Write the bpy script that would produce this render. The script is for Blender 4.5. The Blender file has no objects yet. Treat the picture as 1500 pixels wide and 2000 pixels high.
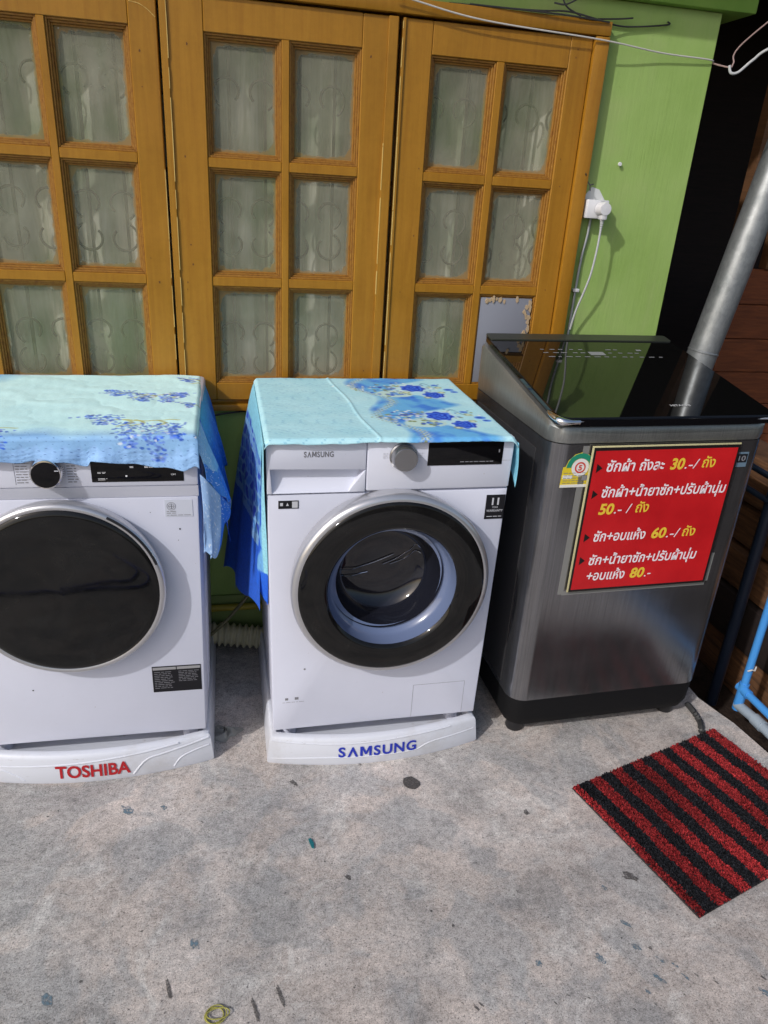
import bpy, bmesh, math, random
import numpy as np
from mathutils import Vector, Matrix
R = math.radians
random.seed(7); rng = np.random.default_rng(7)
SC = bpy.context.scene
COL = SC.collection

# ------------------------------------------------------------------ camera
def cam_rows(p, r, y):
    cp, sp, cy, sy = math.cos(p), math.sin(p), math.cos(y), math.sin(y)
    fwd = Vector((sy*cp, cy*cp, -sp)); right = Vector((cy, -sy, 0)); up = right.cross(fwd)
    cr, sr = math.cos(r), math.sin(r)
    return cr*right+sr*up, -sr*right+cr*up, fwd
cd = bpy.data.cameras.new('camera'); cam = bpy.data.objects.new('camera', cd); COL.objects.link(cam)
rt, up, fw = cam_rows(R(24.1738), R(3.5924), R(13.2199))
m = Matrix.Identity(4)
for i in range(3):
    m[i][0], m[i][1], m[i][2] = rt[i], up[i], -fw[i]
m.translation = Vector((-.304, -2.1827, 1.4957))
cam.matrix_world = m
cd.sensor_fit = 'HORIZONTAL'; cd.sensor_width = 36; cd.lens = 36*1420/1500
cd.clip_start = .02; cd.clip_end = 500
SC.camera = cam

# ------------------------------------------------------------------ light
SUN_AZ, SUN_EL = 55.0, 37.0          # direction the light travels: azimuth from +y towards +x
w = bpy.data.worlds.new('World'); SC.world = w; w.use_nodes = True
nt = w.node_tree; bg = nt.nodes['Background']
sky = nt.nodes.new('ShaderNodeTexSky'); sky.sky_type = 'NISHITA'; sky.sun_disc = False
sky.sun_elevation = R(SUN_EL); sky.sun_rotation = R(180+SUN_AZ)
sky.air_density = 1.0; sky.dust_density = 3.0; sky.ozone_density = 1.0
nt.links.new(sky.outputs[0], bg.inputs[0]); bg.inputs[1].default_value = .15
sl = bpy.data.lights.new('sun', 'SUN'); sl.energy = 2.6; sl.angle = R(1.2); sl.color = (1, .99, .99)
so = bpy.data.objects.new('sun', sl); COL.objects.link(so)
dv = Vector((math.sin(R(SUN_AZ))*math.cos(R(SUN_EL)), math.cos(R(SUN_AZ))*math.cos(R(SUN_EL)), -math.sin(R(SUN_EL))))
so.rotation_euler = dv.to_track_quat('-Z', 'Y').to_euler(); so.location = (-4, -5, 4)
vs = SC.view_settings; vs.view_transform = 'Standard'; vs.look = 'None'; vs.gamma = 1; vs.exposure = -.3
SC.cycles.use_denoising = True; SC.cycles.max_bounces = 8; SC.cycles.transparent_max_bounces = 12
SC.cycles.caustics_reflective = False; SC.cycles.caustics_refractive = False

# ------------------------------------------------------------------ materials
def mat(name, col=(.5, .5, .5), rough=.5, metal=0., spec=.5, coat=0., build=None):
    M = bpy.data.materials.new(name); M.use_nodes = True
    n = M.node_tree.nodes; b = n['Principled BSDF']
    b.inputs['Base Color'].default_value = (*col, 1); b.inputs['Roughness'].default_value = rough
    b.inputs['Metallic'].default_value = metal; b.inputs['Specular IOR Level'].default_value = spec
    b.inputs['Coat Weight'].default_value = coat; b.inputs['Coat Roughness'].default_value = .05
    if build: build(NT(M.node_tree), b)
    return M
class NT:
    def __init__(s, t): s.t = t; s.n = t.nodes; s.L = t.links.new
    def node(s, typ, **kw):
        x = s.n.new(typ)
        for k, v in kw.items(): setattr(x, k, v)
        return x
    def coord(s, kind='Object', scale=(1, 1, 1), rot=(0, 0, 0)):
        c = s.node('ShaderNodeTexCoord'); mp = s.node('ShaderNodeMapping')
        mp.inputs['Scale'].default_value = scale; mp.inputs['Rotation'].default_value = rot
        s.L(c.outputs[kind], mp.inputs[0]); return mp.outputs[0]
    def noise(s, vec, scale, detail=4, rough=.55, dist=0.):
        x = s.node('ShaderNodeTexNoise'); x.inputs['Scale'].default_value = scale; x.inputs['Detail'].default_value = detail
        x.inputs['Roughness'].default_value = rough; x.inputs['Distortion'].default_value = dist
        s.L(vec, x.inputs['Vector']); return x.outputs[0]
    def ramp(s, fac, stops, interp='LINEAR'):
        x = s.node('ShaderNodeValToRGB'); e = x.color_ramp.elements; x.color_ramp.interpolation = interp
        while len(e) < len(stops): e.new(.5)
        for i, (p, c) in enumerate(stops):
            e[i].position = p; e[i].color = (c, c, c, 1) if isinstance(c, (int, float)) else (*c, 1)
        s.L(fac, x.inputs[0]); return x.outputs[0]
    def mix(s, fac, a, b, mode='MIX'):
        x = s.node('ShaderNodeMix', data_type='RGBA', blend_type=mode)
        for i, v in ((0, fac), (6, a), (7, b)):
            if isinstance(v, (int, float)): x.inputs[i].default_value = v
            elif isinstance(v, tuple): x.inputs[i].default_value = (*v, 1)
            else: s.L(v, x.inputs[i])
        return x.outputs[2]
    def math(s, op, a, b=0.):
        x = s.node('ShaderNodeMath', operation=op)
        for i, v in enumerate((a, b)):
            if isinstance(v, (int, float)): x.inputs[i].default_value = v
            else: s.L(v, x.inputs[i])
        return x.outputs[0]
    def bump(s, b, h, strength=.2, dist=.005):
        x = s.node('ShaderNodeBump'); x.inputs['Strength'].default_value = strength; x.inputs['Distance'].default_value = dist
        s.L(h, x.inputs['Height']); s.L(x.outputs[0], b.inputs['Normal'])

def b_concrete(k, b):
    v = k.coord()
    base = k.ramp(k.noise(v, 2.6, 6, .6, .4), [(.32, (.29, .285, .29)), (.45, (.41, .388, .38)), (.54, (.52, .475, .455)), (.66, (.34, .335, .34))])
    pink = k.ramp(k.noise(v, 4.3, 6, .7, .8), [(.46, 0), (.58, 1)])
    c = k.mix(k.math('MULTIPLY', pink, .5), base, (.53, .455, .415))
    pale = k.ramp(k.noise(v, 7., 8, .75, 1.2), [(.54, 0), (.64, 1)])
    c = k.mix(k.math('MULTIPLY', pale, .5), c, (.66, .645, .63))
    smear = k.ramp(k.noise(v, 3.6, 5, .5, 1.2), [(.53, 0), (.57, 1)])
    c = k.mix(k.math('MULTIPLY', smear, .55), c, (.34, .345, .355))
    fine = k.noise(v, 210, 3, .7)
    c = k.mix(.8, c, k.ramp(fine, [(.28, .2), (.45, .88), (.6, 1.05), (.75, 1.25)]), 'MULTIPLY')
    big = k.noise(v, 1.3, 6, .6, .8); c = k.mix(1., c, k.ramp(big, [(.34, (.86, .855, .83)), (.5, (1.06, 1.05, 1.015)), (.66, (1.23, 1.22, 1.185))]), 'MULTIPLY')
    scr = k.ramp(k.noise(k.coord(scale=(5, 34, 5), rot=(0, 0, .9)), 2.2, 5, .7, 1.), [(.62, 0), (.68, 1)]); c = k.mix(k.math('MULTIPLY', scr, .3), c, (.66, .65, .64))
    mid = k.noise(v, 60, 6, .75)
    c = k.mix(.8, c, k.ramp(mid, [(.27, .45), (.5, 1.), (.73, 1.35)]), 'MULTIPLY')
    worn = k.ramp(k.noise(v, 9, 7, .72, .5), [(.36, .72), (.44, .97), (.56, 1.02), (.64, 1.2)]); c = k.mix(.75, c, worn, 'MULTIPLY')
    pits = k.ramp(k.noise(v, 115, 3, .6), [(.29, 1), (.36, 0)])
    c = k.mix(k.math('MULTIPLY', pits, .75), c, (.05, .045, .045))
    grain = k.ramp(k.noise(v, 420, 2, .6), [(.3, .72), (.5, 1.), (.7, 1.22)])
    c = k.mix(.8, c, grain, 'MULTIPLY')
    vein = k.ramp(k.noise(v, 5, 7, .62, 2.2), [(.485, 0), (.5, 1), (.515, 0)])
    c = k.mix(k.math('MULTIPLY', vein, .2), c, (.1, .09, .09))
    tmix = k.ramp(k.noise(v, 11, 6, .7), [(.66, 0), (.73, 1)])
    c = k.mix(k.math('MULTIPLY', tmix, .45), c, (.12, .18, .22))
    k.L(c, b.inputs['Base Color'])
    k.bump(b, k.mix(.5, mid, fine), .45, .004)
M_CONC = mat('concrete', rough=.85, spec=.25, build=b_concrete)

def b_dirt(k, b):
    v = k.coord(); c = k.ramp(k.noise(v, 14, 8, .7), [(.3, (.012, .009, .008)), (.7, (.05, .034, .026))])
    k.L(c, b.inputs['Base Color']); k.bump(b, k.noise(v, 40, 5), .6, .02)
M_DIRT = mat('dirt', rough=.95, spec=.1, build=b_dirt)

def b_green(k, b):
    v = k.coord(); z = k.coord(scale=(14, 14, 1.4))
    c = k.ramp(k.noise(v, 3.5, 5, .6), [(.3, (.265, .41, .10)), (.5, (.31, .455, .13)), (.7, (.35, .45, .16))])
    c = k.mix(.4, c, k.ramp(k.noise(z, 3, 6, .7), [(.3, .88), (.5, 1.), (.75, 1.07)]), 'MULTIPLY')
    st_ = k.ramp(k.noise(k.coord(scale=(6, 6, 1.2)), 1.7, 6, .7, .6), [(.52, 0), (.72, 1)]); c = k.mix(k.math('MULTIPLY', st_, .3), c, (.36, .40, .20))
    sp = k.ramp(k.noise(v, 55, 3, .6), [(.24, 1), (.29, 0)])
    c = k.mix(k.math('MULTIPLY', sp, .35), c, (.12, .17, .05))
    k.L(c, b.inputs['Base Color'])
    k.bump(b, k.mix(.5, k.noise(v, 30, 6, .7), k.noise(z, 8, 5)), .35, .004)
M_GREEN = mat('green_paint', rough=.6, spec=.35, build=b_green)
def b_lower(k, b):
    v = k.coord(); c = k.ramp(k.noise(v, 4, 6, .6), [(.3, (.17, .33, .05)), (.7, (.26, .42, .08))])
    k.L(c, b.inputs['Base Color']); k.bump(b, k.noise(v, 25, 6, .7), .3, .004)
M_BEAM = mat('green_beam_paint', rough=.65, spec=.3, build=b_lower)

def b_wood(rot, tone=1.):
    def f(k, b):
        g = k.coord(scale=(1, 1, 1), rot=rot); st = k.coord(scale=(18, 18, 1.0) if rot == (0, 0, 0) else (1.0, 18, 18))
        grain = k.noise(st, 3.2, 6, .65, .6)
        c = k.ramp(grain, [(.18, (.28*tone, .118*tone, .008)), (.45, (.335*tone, .152*tone, .011)), (.6, (.36*tone, .168*tone, .013)), (.82, (.39*tone, .19*tone, .02))])
        blot = k.noise(k.coord(), 5, 5, .6)
        c = k.mix(.5, c, k.ramp(blot, [(.3, .74), (.5, 1.), (.72, 1.15)]), 'MULTIPLY')
        c = k.mix(.5, c, k.ramp(k.noise(k.coord(), 60, 4, .7), [(.25, .85), (.5, 1.), (.75, 1.1)]), 'MULTIPLY')
        chip = k.ramp(k.noise(st, 9, 4, .6), [(.735, 0), (.77, 1)])
        c = k.mix(k.math('MULTIPLY', chip, .5), c, (.1, .035, .012))
        k.L(c, b.inputs['Base Color']); k.bump(b, grain, .12, .0015)
        k.L(k.ramp(blot, [(.3, .34), (.7, .5)]), b.inputs['Roughness'])
    return f
M_WOOD = mat('ochre_paint_upright', rough=.42, spec=.4, build=b_wood((0, 0, 0)))
M_WOODH = mat('ochre_paint_level', rough=.42, spec=.4, build=b_wood((0, 1e-6, 0)))
def b_mould(k, b):
    st = k.coord(scale=(60, 60, 60)); n = k.noise(st, 1.5, 5, .7)
    c = k.ramp(n, [(.3, (.2, .08, .016)), (.48, (.3, .138, .022)), (.62, (.34, .165, .026)), (.8, (.45, .29, .1))])
    k.L(c, b.inputs['Base Color']); k.bump(b, n, .4, .002)
M_MOULD = mat('worn_ochre_moulding', rough=.5, spec=.35, build=b_mould)

def b_glass(k, b):
    # dirty frosted pane: part see-through, brown paint overspill round the edge given by a vertex colour
    v = k.coord(); a = k.node('ShaderNodeVertexColor', layer_name='edge')
    n = k.noise(v, 45, 6, .75)
    dist = k.math('ADD', a.outputs[0], k.math('MULTIPLY', k.math('SUBTRACT', n, .5), .7))
    smear = k.ramp(dist, [(.22, 1), (.34, 0)])
    c = k.mix(k.math('MULTIPLY', smear, .8), (.37, .365, .265), (.30, .17, .045))
    haze = k.noise(v, 9, 5, .7)
    grn = k.ramp(k.noise(k.coord(scale=(1.4, 1, 1)), 3.3, 4, .6), [(.47, 0), (.66, 1)]); c = k.mix(k.math('MULTIPLY', grn, .6), c, (.15, .21, .09))
    c = k.mix(.6, c, k.ramp(haze, [(.3, .68), (.7, 1.25)]), 'MULTIPLY')
    sp = k.ramp(k.noise(v, 150, 2, .5), [(.735, 0), (.76, 1)])
    c = k.mix(k.math('MULTIPLY', sp, .6), c, (.7, .7, .68))
    k.L(c, b.inputs['Base Color'])
    tr = k.node('ShaderNodeBsdfTransparent'); mx = k.node('ShaderNodeMixShader')
    f = k.math('ADD', .40, k.math('ADD', k.math('MULTIPLY', smear, .45), k.math('MULTIPLY', k.ramp(k.noise(k.coord(scale=(1, 1, .6)), 6, 4, .6), [(.35, 0), (.7, 1)]), .14)))
    k.L(f, mx.inputs[0]); k.L(tr.outputs[0], mx.inputs[1]); k.L(b.outputs[0], mx.inputs[2])
    k.L(mx.outputs[0], k.n['Material Output'].inputs[0])
M_PANE = mat('frosted_pane', (.3, .3, .28), rough=.4, spec=.2, build=b_glass)

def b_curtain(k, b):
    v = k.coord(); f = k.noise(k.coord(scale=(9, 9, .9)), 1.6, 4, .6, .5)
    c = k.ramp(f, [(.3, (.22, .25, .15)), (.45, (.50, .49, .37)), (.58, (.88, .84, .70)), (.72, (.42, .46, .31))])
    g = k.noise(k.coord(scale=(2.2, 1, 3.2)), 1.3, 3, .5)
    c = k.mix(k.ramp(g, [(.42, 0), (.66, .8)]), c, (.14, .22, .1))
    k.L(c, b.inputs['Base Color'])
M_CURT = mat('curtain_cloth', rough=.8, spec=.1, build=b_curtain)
M_IRON = mat('grille_iron', (.075, .06, .04), .7, .0)
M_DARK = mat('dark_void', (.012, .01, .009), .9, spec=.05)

def b_enamel(c0, amt=.25):
    def f(k, b):
        v = k.coord(); n = k.noise(v, 6, 6, .65)
        c = k.mix(amt, c0, k.ramp(n, [(.3, .86), (.55, 1.), (.8, 1.03)]), 'MULTIPLY')
        sp = k.ramp(k.noise(v, 120, 2, .4), [(.765, 0), (.785, 1)])
        c = k.mix(k.math('MULTIPLY', sp, .4), c, (.25, .2, .16))
        k.L(c, b.inputs['Base Color']); k.L(k.ramp(n, [(.3, .28), (.7, .42)]), b.inputs['Roughness'])
    return f
M_WHITE = mat('white_enamel', (.78, .78, .83), .33, build=b_enamel((.67, .69, .80)))
M_WHITEP = mat('white_plastic', (.76, .76, .81), .4, build=b_enamel((.69, .71, .81), .12))
def b_stand(k, b):
    v = k.coord(); n = k.noise(v, 9, 7, .7)
    c = k.mix(k.ramp(n, [(.5, 0), (.75, .5)]), (.64, .66, .72), (.46, .44, .42))
    scuff = k.ramp(k.noise(k.coord(scale=(3, 3, 14)), 9, 4, .7), [(.66, 0), (.74, .55)])
    c = k.mix(scuff, c, (.36, .34, .33)); k.L(c, b.inputs['Base Color'])
M_STAND = mat('white_stand_plastic', (.72, .72, .73), .42, build=b_stand)
M_GREY = mat('grey_plastic', (.36, .36, .38), .45)
M_SILVER = mat('silver_ring', (.58, .58, .6), .28, .75)
M_CHROME = mat('chrome', (.8, .8, .82), .08, 1.)
M_BLACK = mat('black_plastic', (.012, .012, .014), .35)
M_BLKG = mat('black_gloss', (.004, .004, .005), .07, spec=.3)
def b_doorglass(k, b):
    v = k.coord(); n = k.noise(v, 9, 7, .7, .8)
    k.L(k.ramp(n, [(.3, (.004, .004, .0045)), (.7, (.012, .0118, .0115))]), b.inputs['Base Color'])
    k.L(k.ramp(n, [(.35, .03), (.65, .09)]), b.inputs['Roughness'])
M_DOORG = mat('dark_door_glass', (.012, .012, .013), .12, spec=.36, build=b_doorglass)
M_BOWL = mat('bowl_glass', (.012, .013, .02), .07, spec=.6, coat=.2)
M_GASK = mat('pale_blue_gasket', (.13, .17, .29), .2, spec=.6, coat=.4)
M_DRUM = mat('steel_drum', (.16, .16, .17), .25, .9)
M_DIALF = mat('dark_dial', (.34, .34, .35), .26, .9)
M_LINE = mat('pale_print', (.55, .56, .6), .5)
M_DLINE = mat('grey_print', (.22, .22, .24), .5)
M_SEAM = mat('seam_shadow_gap', (.12, .12, .13), .8)
M_LABEL = mat('black_label', (.012, .012, .015), .5, spec=.2)
M_STICK = mat('clear_sticker', (.58, .61, .70), .4)
M_RED = mat('red_lettering', (.42, .01, .015), .45)
M_BLUE = mat('blue_lettering', (.012, .03, .40), .45)
M_GREYL = mat('grey_lettering', (.17, .17, .19), .4)

def b_steel(c1, c2, rough):
    def f(k, b):
        s = k.coord(scale=(260, 260, 2.0)); n = k.noise(s, 1.5, 5, .65)
        c = k.ramp(n, [(.3, c1), (.7, c2)])
        wv = k.noise(k.coord(), 5, 5, .6)
        c = k.mix(.6, c, k.ramp(wv, [(.3, .7), (.6, 1.05)]), 'MULTIPLY')
        sc = k.ramp(k.noise(k.coord(scale=(30, 30, 3), rot=(0, .5, 0)), 6, 3, .6), [(.735, 0), (.76, .4)])
        k.L(c, b.inputs['Base Color']); k.L(k.ramp(wv, [(.3, rough), (.7, rough+.1)]), b.inputs['Roughness'])
        k.bump(b, n, .03, .0005)
    return f
M_STEEL = mat('brushed_dark_steel', (.12, .12, .13), .3, .9, build=b_steel((.2, .2, .21), (.32, .32, .335), .17))
M_TRIM = mat('grey_trim', (.2, .21, .2), .35, .75, build=b_steel((.26, .27, .26), (.38, .39, .38), .3))
M_LIDG = mat('tinted_lid_glass', (.004, .004, .004), .035, spec=.55)
M_SIDE = mat('dark_side_panel', (.03, .03, .033), .45)

def b_sign(k, b):
    n = k.noise(k.coord(), 7, 4, .6); k.L(k.ramp(n, [(.3, (.46, .008, .012)), (.7, (.6, .014, .018))]), b.inputs['Base Color'])
    w_ = k.node('ShaderNodeTexWave', bands_direction='X'); w_.inputs['Scale'].default_value = 70; k.L(k.coord(), w_.inputs[0])
    k.bump(b, w_.outputs[0], .12, .001)
M_SIGN = mat('red_sign_board', (.55, .01, .015), .35, build=b_sign)
M_SWHITE = mat('sign_white', (.86, .80, .84), .45)
M_SYEL = mat('sign_yellow', (.80, .56, .05), .45)
M_SBLK = mat('sign_black', (.01, .008, .008), .4)
M_EDGE = mat('sign_edge_tape', (.52, .48, .26), .45)
M_YSTICK = mat('yellow_sticker', (.72, .56, .03), .4)
M_GSTICK = mat('green_sticker', (.015, .25, .15), .4)
M_WSTICK = mat('white_sticker', (.75, .75, .72), .4)
M_BSTICK = mat('blue_grey_sticker', (.13, .2, .27), .35)
M_TAPE = mat('old_clear_tape', (.21, .21, .2), .25)

def b_mat(k, b):
    a = k.node('ShaderNodeVertexColor', layer_name='col'); n = k.noise(k.coord(), 260, 2, .6)
    k.L(k.mix(.8, a.outputs[0], k.ramp(n, [(.3, .35), (.5, 1.), (.72, 1.6)]), 'MULTIPLY'), b.inputs['Base Color'])
M_MAT = mat('loop_pile', rough=.8, spec=.2, build=b_mat)
M_MATB = mat('mat_backing', (.02, .018, .02), .8)

def b_cloth(k, b):
    a = k.node('ShaderNodeVertexColor', layer_name='col'); v = k.coord(scale=(1, 1, 1))
    n = k.noise(k.coord(scale=(120, 330, 120)), 1., 3, .6)
    k.L(k.mix(.35, a.outputs[0], k.ramp(n, [(.3, .82), (.5, 1.03), (.7, 1.1)]), 'MULTIPLY'), b.inputs['Base Color'])
    k.bump(b, k.mix(.5, n, k.noise(v, 26, 4, .6)), .35, .003)
M_CLOTH = mat('printed_cloth', rough=.6, spec=.3, build=b_cloth)

def b_galv(k, b):
    v = k.coord(scale=(1, 1, .5)); n = k.noise(v, 16, 6, .7); vr = k.node('ShaderNodeTexVoronoi'); vr.inputs['Scale'].default_value = 60; k.L(k.coord(), vr.inputs['Vector'])
    bwn = k.node('ShaderNodeRGBToBW'); k.L(vr.outputs[1], bwn.inputs[0])
    c = k.ramp(n, [(.3, (.22, .24, .245)), (.6, (.42, .44, .45)), (.8, (.5, .52, .53))])
    c = k.mix(.2, c, bwn.outputs[0], 'MULTIPLY')
    k.L(c, b.inputs['Base Color']); k.L(k.ramp(n, [(.3, .5), (.7, .32)]), b.inputs['Roughness'])
M_GALV = mat('galvanised_steel', (.4, .42, .43), .4, .7, build=b_galv)
M_PVC = mat('blue_pvc', (.06, .27, .66), .3)
M_PVCG = mat('weathered_pvc', (.30, .36, .42), .5)
M_DKPIPE = mat('dark_blue_paint', (.012, .02, .04), .4)
def b_board(c1, c2):
    def f(k, b):
        n = k.noise(k.coord(scale=(2, 2, 22)), 3, 6, .7, .5); k.L(k.ramp(n, [(.3, c1), (.7, c2)]), b.inputs['Base Color']); k.bump(b, n, .4, .004)
    return f
M_SHED = mat('red_brown_boards', rough=.7, build=b_board((.12, .030, .008), (.26, .072, .019)))
M_DKBOARD = mat('dark_boards', rough=.8, build=b_board((.010, .006, .005), (.022, .011, .009)))
M_POST = mat('brown_post', rough=.7, build=b_board((.10, .045, .018), (.18, .08, .03)))
M_TIMBER = mat('old_timber', rough=.8, build=b_board((.035, .016, .008), (.22, .10, .04)))
M_HOSE = mat('ribbed_hose', (.62, .58, .40), .5)
M_YPIPE = mat('yellow_pipe', (.42, .33, .03), .5)
M_CABLE = mat('grey_cable', (.46, .47, .48), .5)
M_DCABLE = mat('dark_cable', (.03, .03, .03), .6)
M_STRING = mat('string', (.55, .53, .5), .7)
M_SOCK = mat('socket_white', (.68, .68, .7), .4)
M_PUTTY = mat('patched_plaster', (.66, .67, .66), .8)
M_PATCH = mat('grey_board', (.22, .23, .27), .7)
M_WORN = mat('worn_pale_paint', (.62, .43, .13), .6)
M_CHIP = mat('chipped_dark_spot', (.12, .045, .012), .7)
M_FLAKE = mat('pale_flake', (.45, .33, .2), .8)
def b_fade(lo):
    def f(k, b):
        n = k.noise(k.coord(), 130, 4, .75); tr = k.node('ShaderNodeBsdfTransparent'); mx = k.node('ShaderNodeMixShader')
        k.L(k.ramp(n, [(.36, lo), (.6, .9)]), mx.inputs[0]); k.L(tr.outputs[0], mx.inputs[1]); k.L(b.outputs[0], mx.inputs[2]); k.L(mx.outputs[0], k.n['Material Output'].inputs[0])
    return f
M_STAIN_B = mat('blue_paint_spot', (.13, .20, .25), .8, build=b_fade(0.))
M_STAIN_D = mat('dark_spot', (.09, .083, .08), .85, build=b_fade(.35))
M_LEAF = mat('teal_scrap', (.0, .13, .15), .4)
M_BAND = mat('rubber_band', (.32, .30, .06), .5)
M_PLAS = mat('crumpled_plastic', (.24, .24, .22), .3)

# ------------------------------------------------------------------ mesh helpers
class MB:
    """collects vertices and faces of ONE part"""
    def __init__(s): s.v = []; s.f = []; s.mi = []
    def add(s, v, f, mi=0):
        o = len(s.v); s.v += [tuple(p) for p in v]; s.f += [tuple(i+o for i in q) for q in f]; s.mi += [mi]*len(f); return s
    def from_bm(s, bm, mi=0):
        bm.verts.index_update(); s.add([p.co[:] for p in bm.verts], [[q.index for q in f.verts] for f in bm.faces], mi); bm.free(); return s
    def box(s, x0, x1, y0, y1, z0, z1, bev=0., seg=2, mi=0):
        bm = bmesh.new(); bmesh.ops.create_cube(bm, size=1)
        for p in bm.verts: p.co = ((x0+x1)/2+p.co.x*(x1-x0), (y0+y1)/2+p.co.y*(y1-y0), (z0+z1)/2+p.co.z*(z1-z0))
        if bev: bmesh.ops.bevel(bm, geom=bm.edges[:], offset=bev, segments=seg, affect='EDGES', profile=.5)
        return s.from_bm(bm, mi)
    def lathe(s, prof, c, axis='y', n=72, mi=0, close=True):
        """prof: list of (radius, along axis)"""
        v = []; f = []
        for r, h in prof:
            for i in range(n):
                a = 2*math.pi*i/n; x, y = r*math.cos(a), r*math.sin(a)
                v.append((c[0]+x, c[1]+h, c[2]+y) if axis == 'y' else (c[0]+x, c[1]+y, c[2]+h))
        for k in range(len(prof)-1):
            for i in range(n):
                j = (i+1) % n; q = (k*n+i, k*n+j, (k+1)*n+j, (k+1)*n+i)
                f.append(q if axis == 'y' else q)
        if close:
            f.append(tuple(range(n))[::-1]); f.append(tuple((len(prof)-1)*n+i for i in range(n)))
        return s.add(v, f, mi)
    def tube(s, pts, r, n=10, mi=0, cap=True, flat=1.):
        pts = [Vector(p) for p in pts]; v = []; f = []
        prev = None
        for i, p in enumerate(pts):
            t = (pts[min(i+1, len(pts)-1)]-pts[max(i-1, 0)]).normalized()
            if prev is None:
                a = t.orthogonal().normalized()
            else:
                a = (prev-t*prev.dot(t)).normalized()
            prev = a; b = t.cross(a)
            rr = r[i] if isinstance(r, (list, tuple)) else r
            for k in range(n):
                q = 2*math.pi*k/n; v.append(p+a*(math.cos(q)*rr)+b*(math.sin(q)*rr*flat))
        for i in range(len(pts)-1):
            for k in range(n):
                j = (k+1) % n; f.append((i*n+k, i*n+j, (i+1)*n+j, (i+1)*n+k))
        if cap: f.append(tuple(range(n))[::-1]); f.append(tuple((len(pts)-1)*n+k for k in range(n)))
        return s.add(v, f, mi)
    def prism(s, poly, h0, h1, axis='z', mi=0, bev=0.):
        """polygon (list of 2D) extruded along axis"""
        def P(a, b, h): return {'z': (a, b, h), 'y': (a, h, b), 'x': (h, a, b)}[axis]
        n = len(poly); v = [P(a, b, h0) for a, b in poly]+[P(a, b, h1) for a, b in poly]
        f = [tuple(range(n))[::-1], tuple(range(n, 2*n))]+[(i, (i+1) % n, n+(i+1) % n, n+i) for i in range(n)]
        bm = bmesh.new(); bv = [bm.verts.new(p) for p in v]
        for q in f: bm.faces.new([bv[i] for i in q])
        bmesh.ops.recalc_face_normals(bm, faces=bm.faces[:])
        if bev: bmesh.ops.bevel(bm, geom=bm.edges[:], offset=bev, segments=2, affect='EDGES', profile=.5)
        return s.from_bm(bm, mi)
    def grid(s, fn, nu, nv, mi=0):
        v = [fn(i/(nu-1), j/(nv-1)) for j in range(nv) for i in range(nu)]
        f = [(j*nu+i, j*nu+i+1, (j+1)*nu+i+1, (j+1)*nu+i) for j in range(nv-1) for i in range(nu-1)]
        return s.add(v, f, mi)
    def build(s, name, mats, parent=None, smooth=35, recalc=True):
        me = bpy.data.meshes.new(name); me.from_pydata(s.v, [], s.f)
        for mm in (mats if isinstance(mats, (list, tuple)) else [mats]): me.materials.append(mm)
        me.polygons.foreach_set('material_index', s.mi)
        if recalc:
            bm = bmesh.new(); bm.from_mesh(me); bmesh.ops.recalc_face_normals(bm, faces=bm.faces[:]); bm.to_mesh(me); bm.free()
        if smooth:
            me.polygons.foreach_set('use_smooth', [True]*len(me.polygons)); me.set_sharp_from_angle(angle=R(smooth))
        me.update()
        o = bpy.data.objects.new(name, me); COL.objects.link(o)
        if parent: o.parent = parent
        return o
def tag(o, label=None, cat=None, group=None, kind=None):
    for k, v in (('label', label), ('category', cat), ('group', group), ('kind', kind)):
        if v: o[k] = v
    return o
def thing(name, label, cat, loc=(0, 0, 0), rz=0., group=None):
    o = bpy.data.objects.new(name, None); COL.objects.link(o); o.empty_display_size = .1
    o.location = loc; o.rotation_euler = (0, 0, rz); return tag(o, label, cat, group)
def smooth_path(pts, n=8):
    P = [Vector(p) for p in pts]; out = []
    for i in range(len(P)-1):
        p0, p1, p2, p3 = P[max(i-1, 0)], P[i], P[i+1], P[min(i+2, len(P)-1)]
        for k in range(n):
            t = k/n; out.append(.5*((2*p1)+(p2-p0)*t+(2*p0-5*p1+4*p2-p3)*t*t+(3*p1-p0-3*p2+p3)*t**3))
    return out+[P[-1]]
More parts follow.
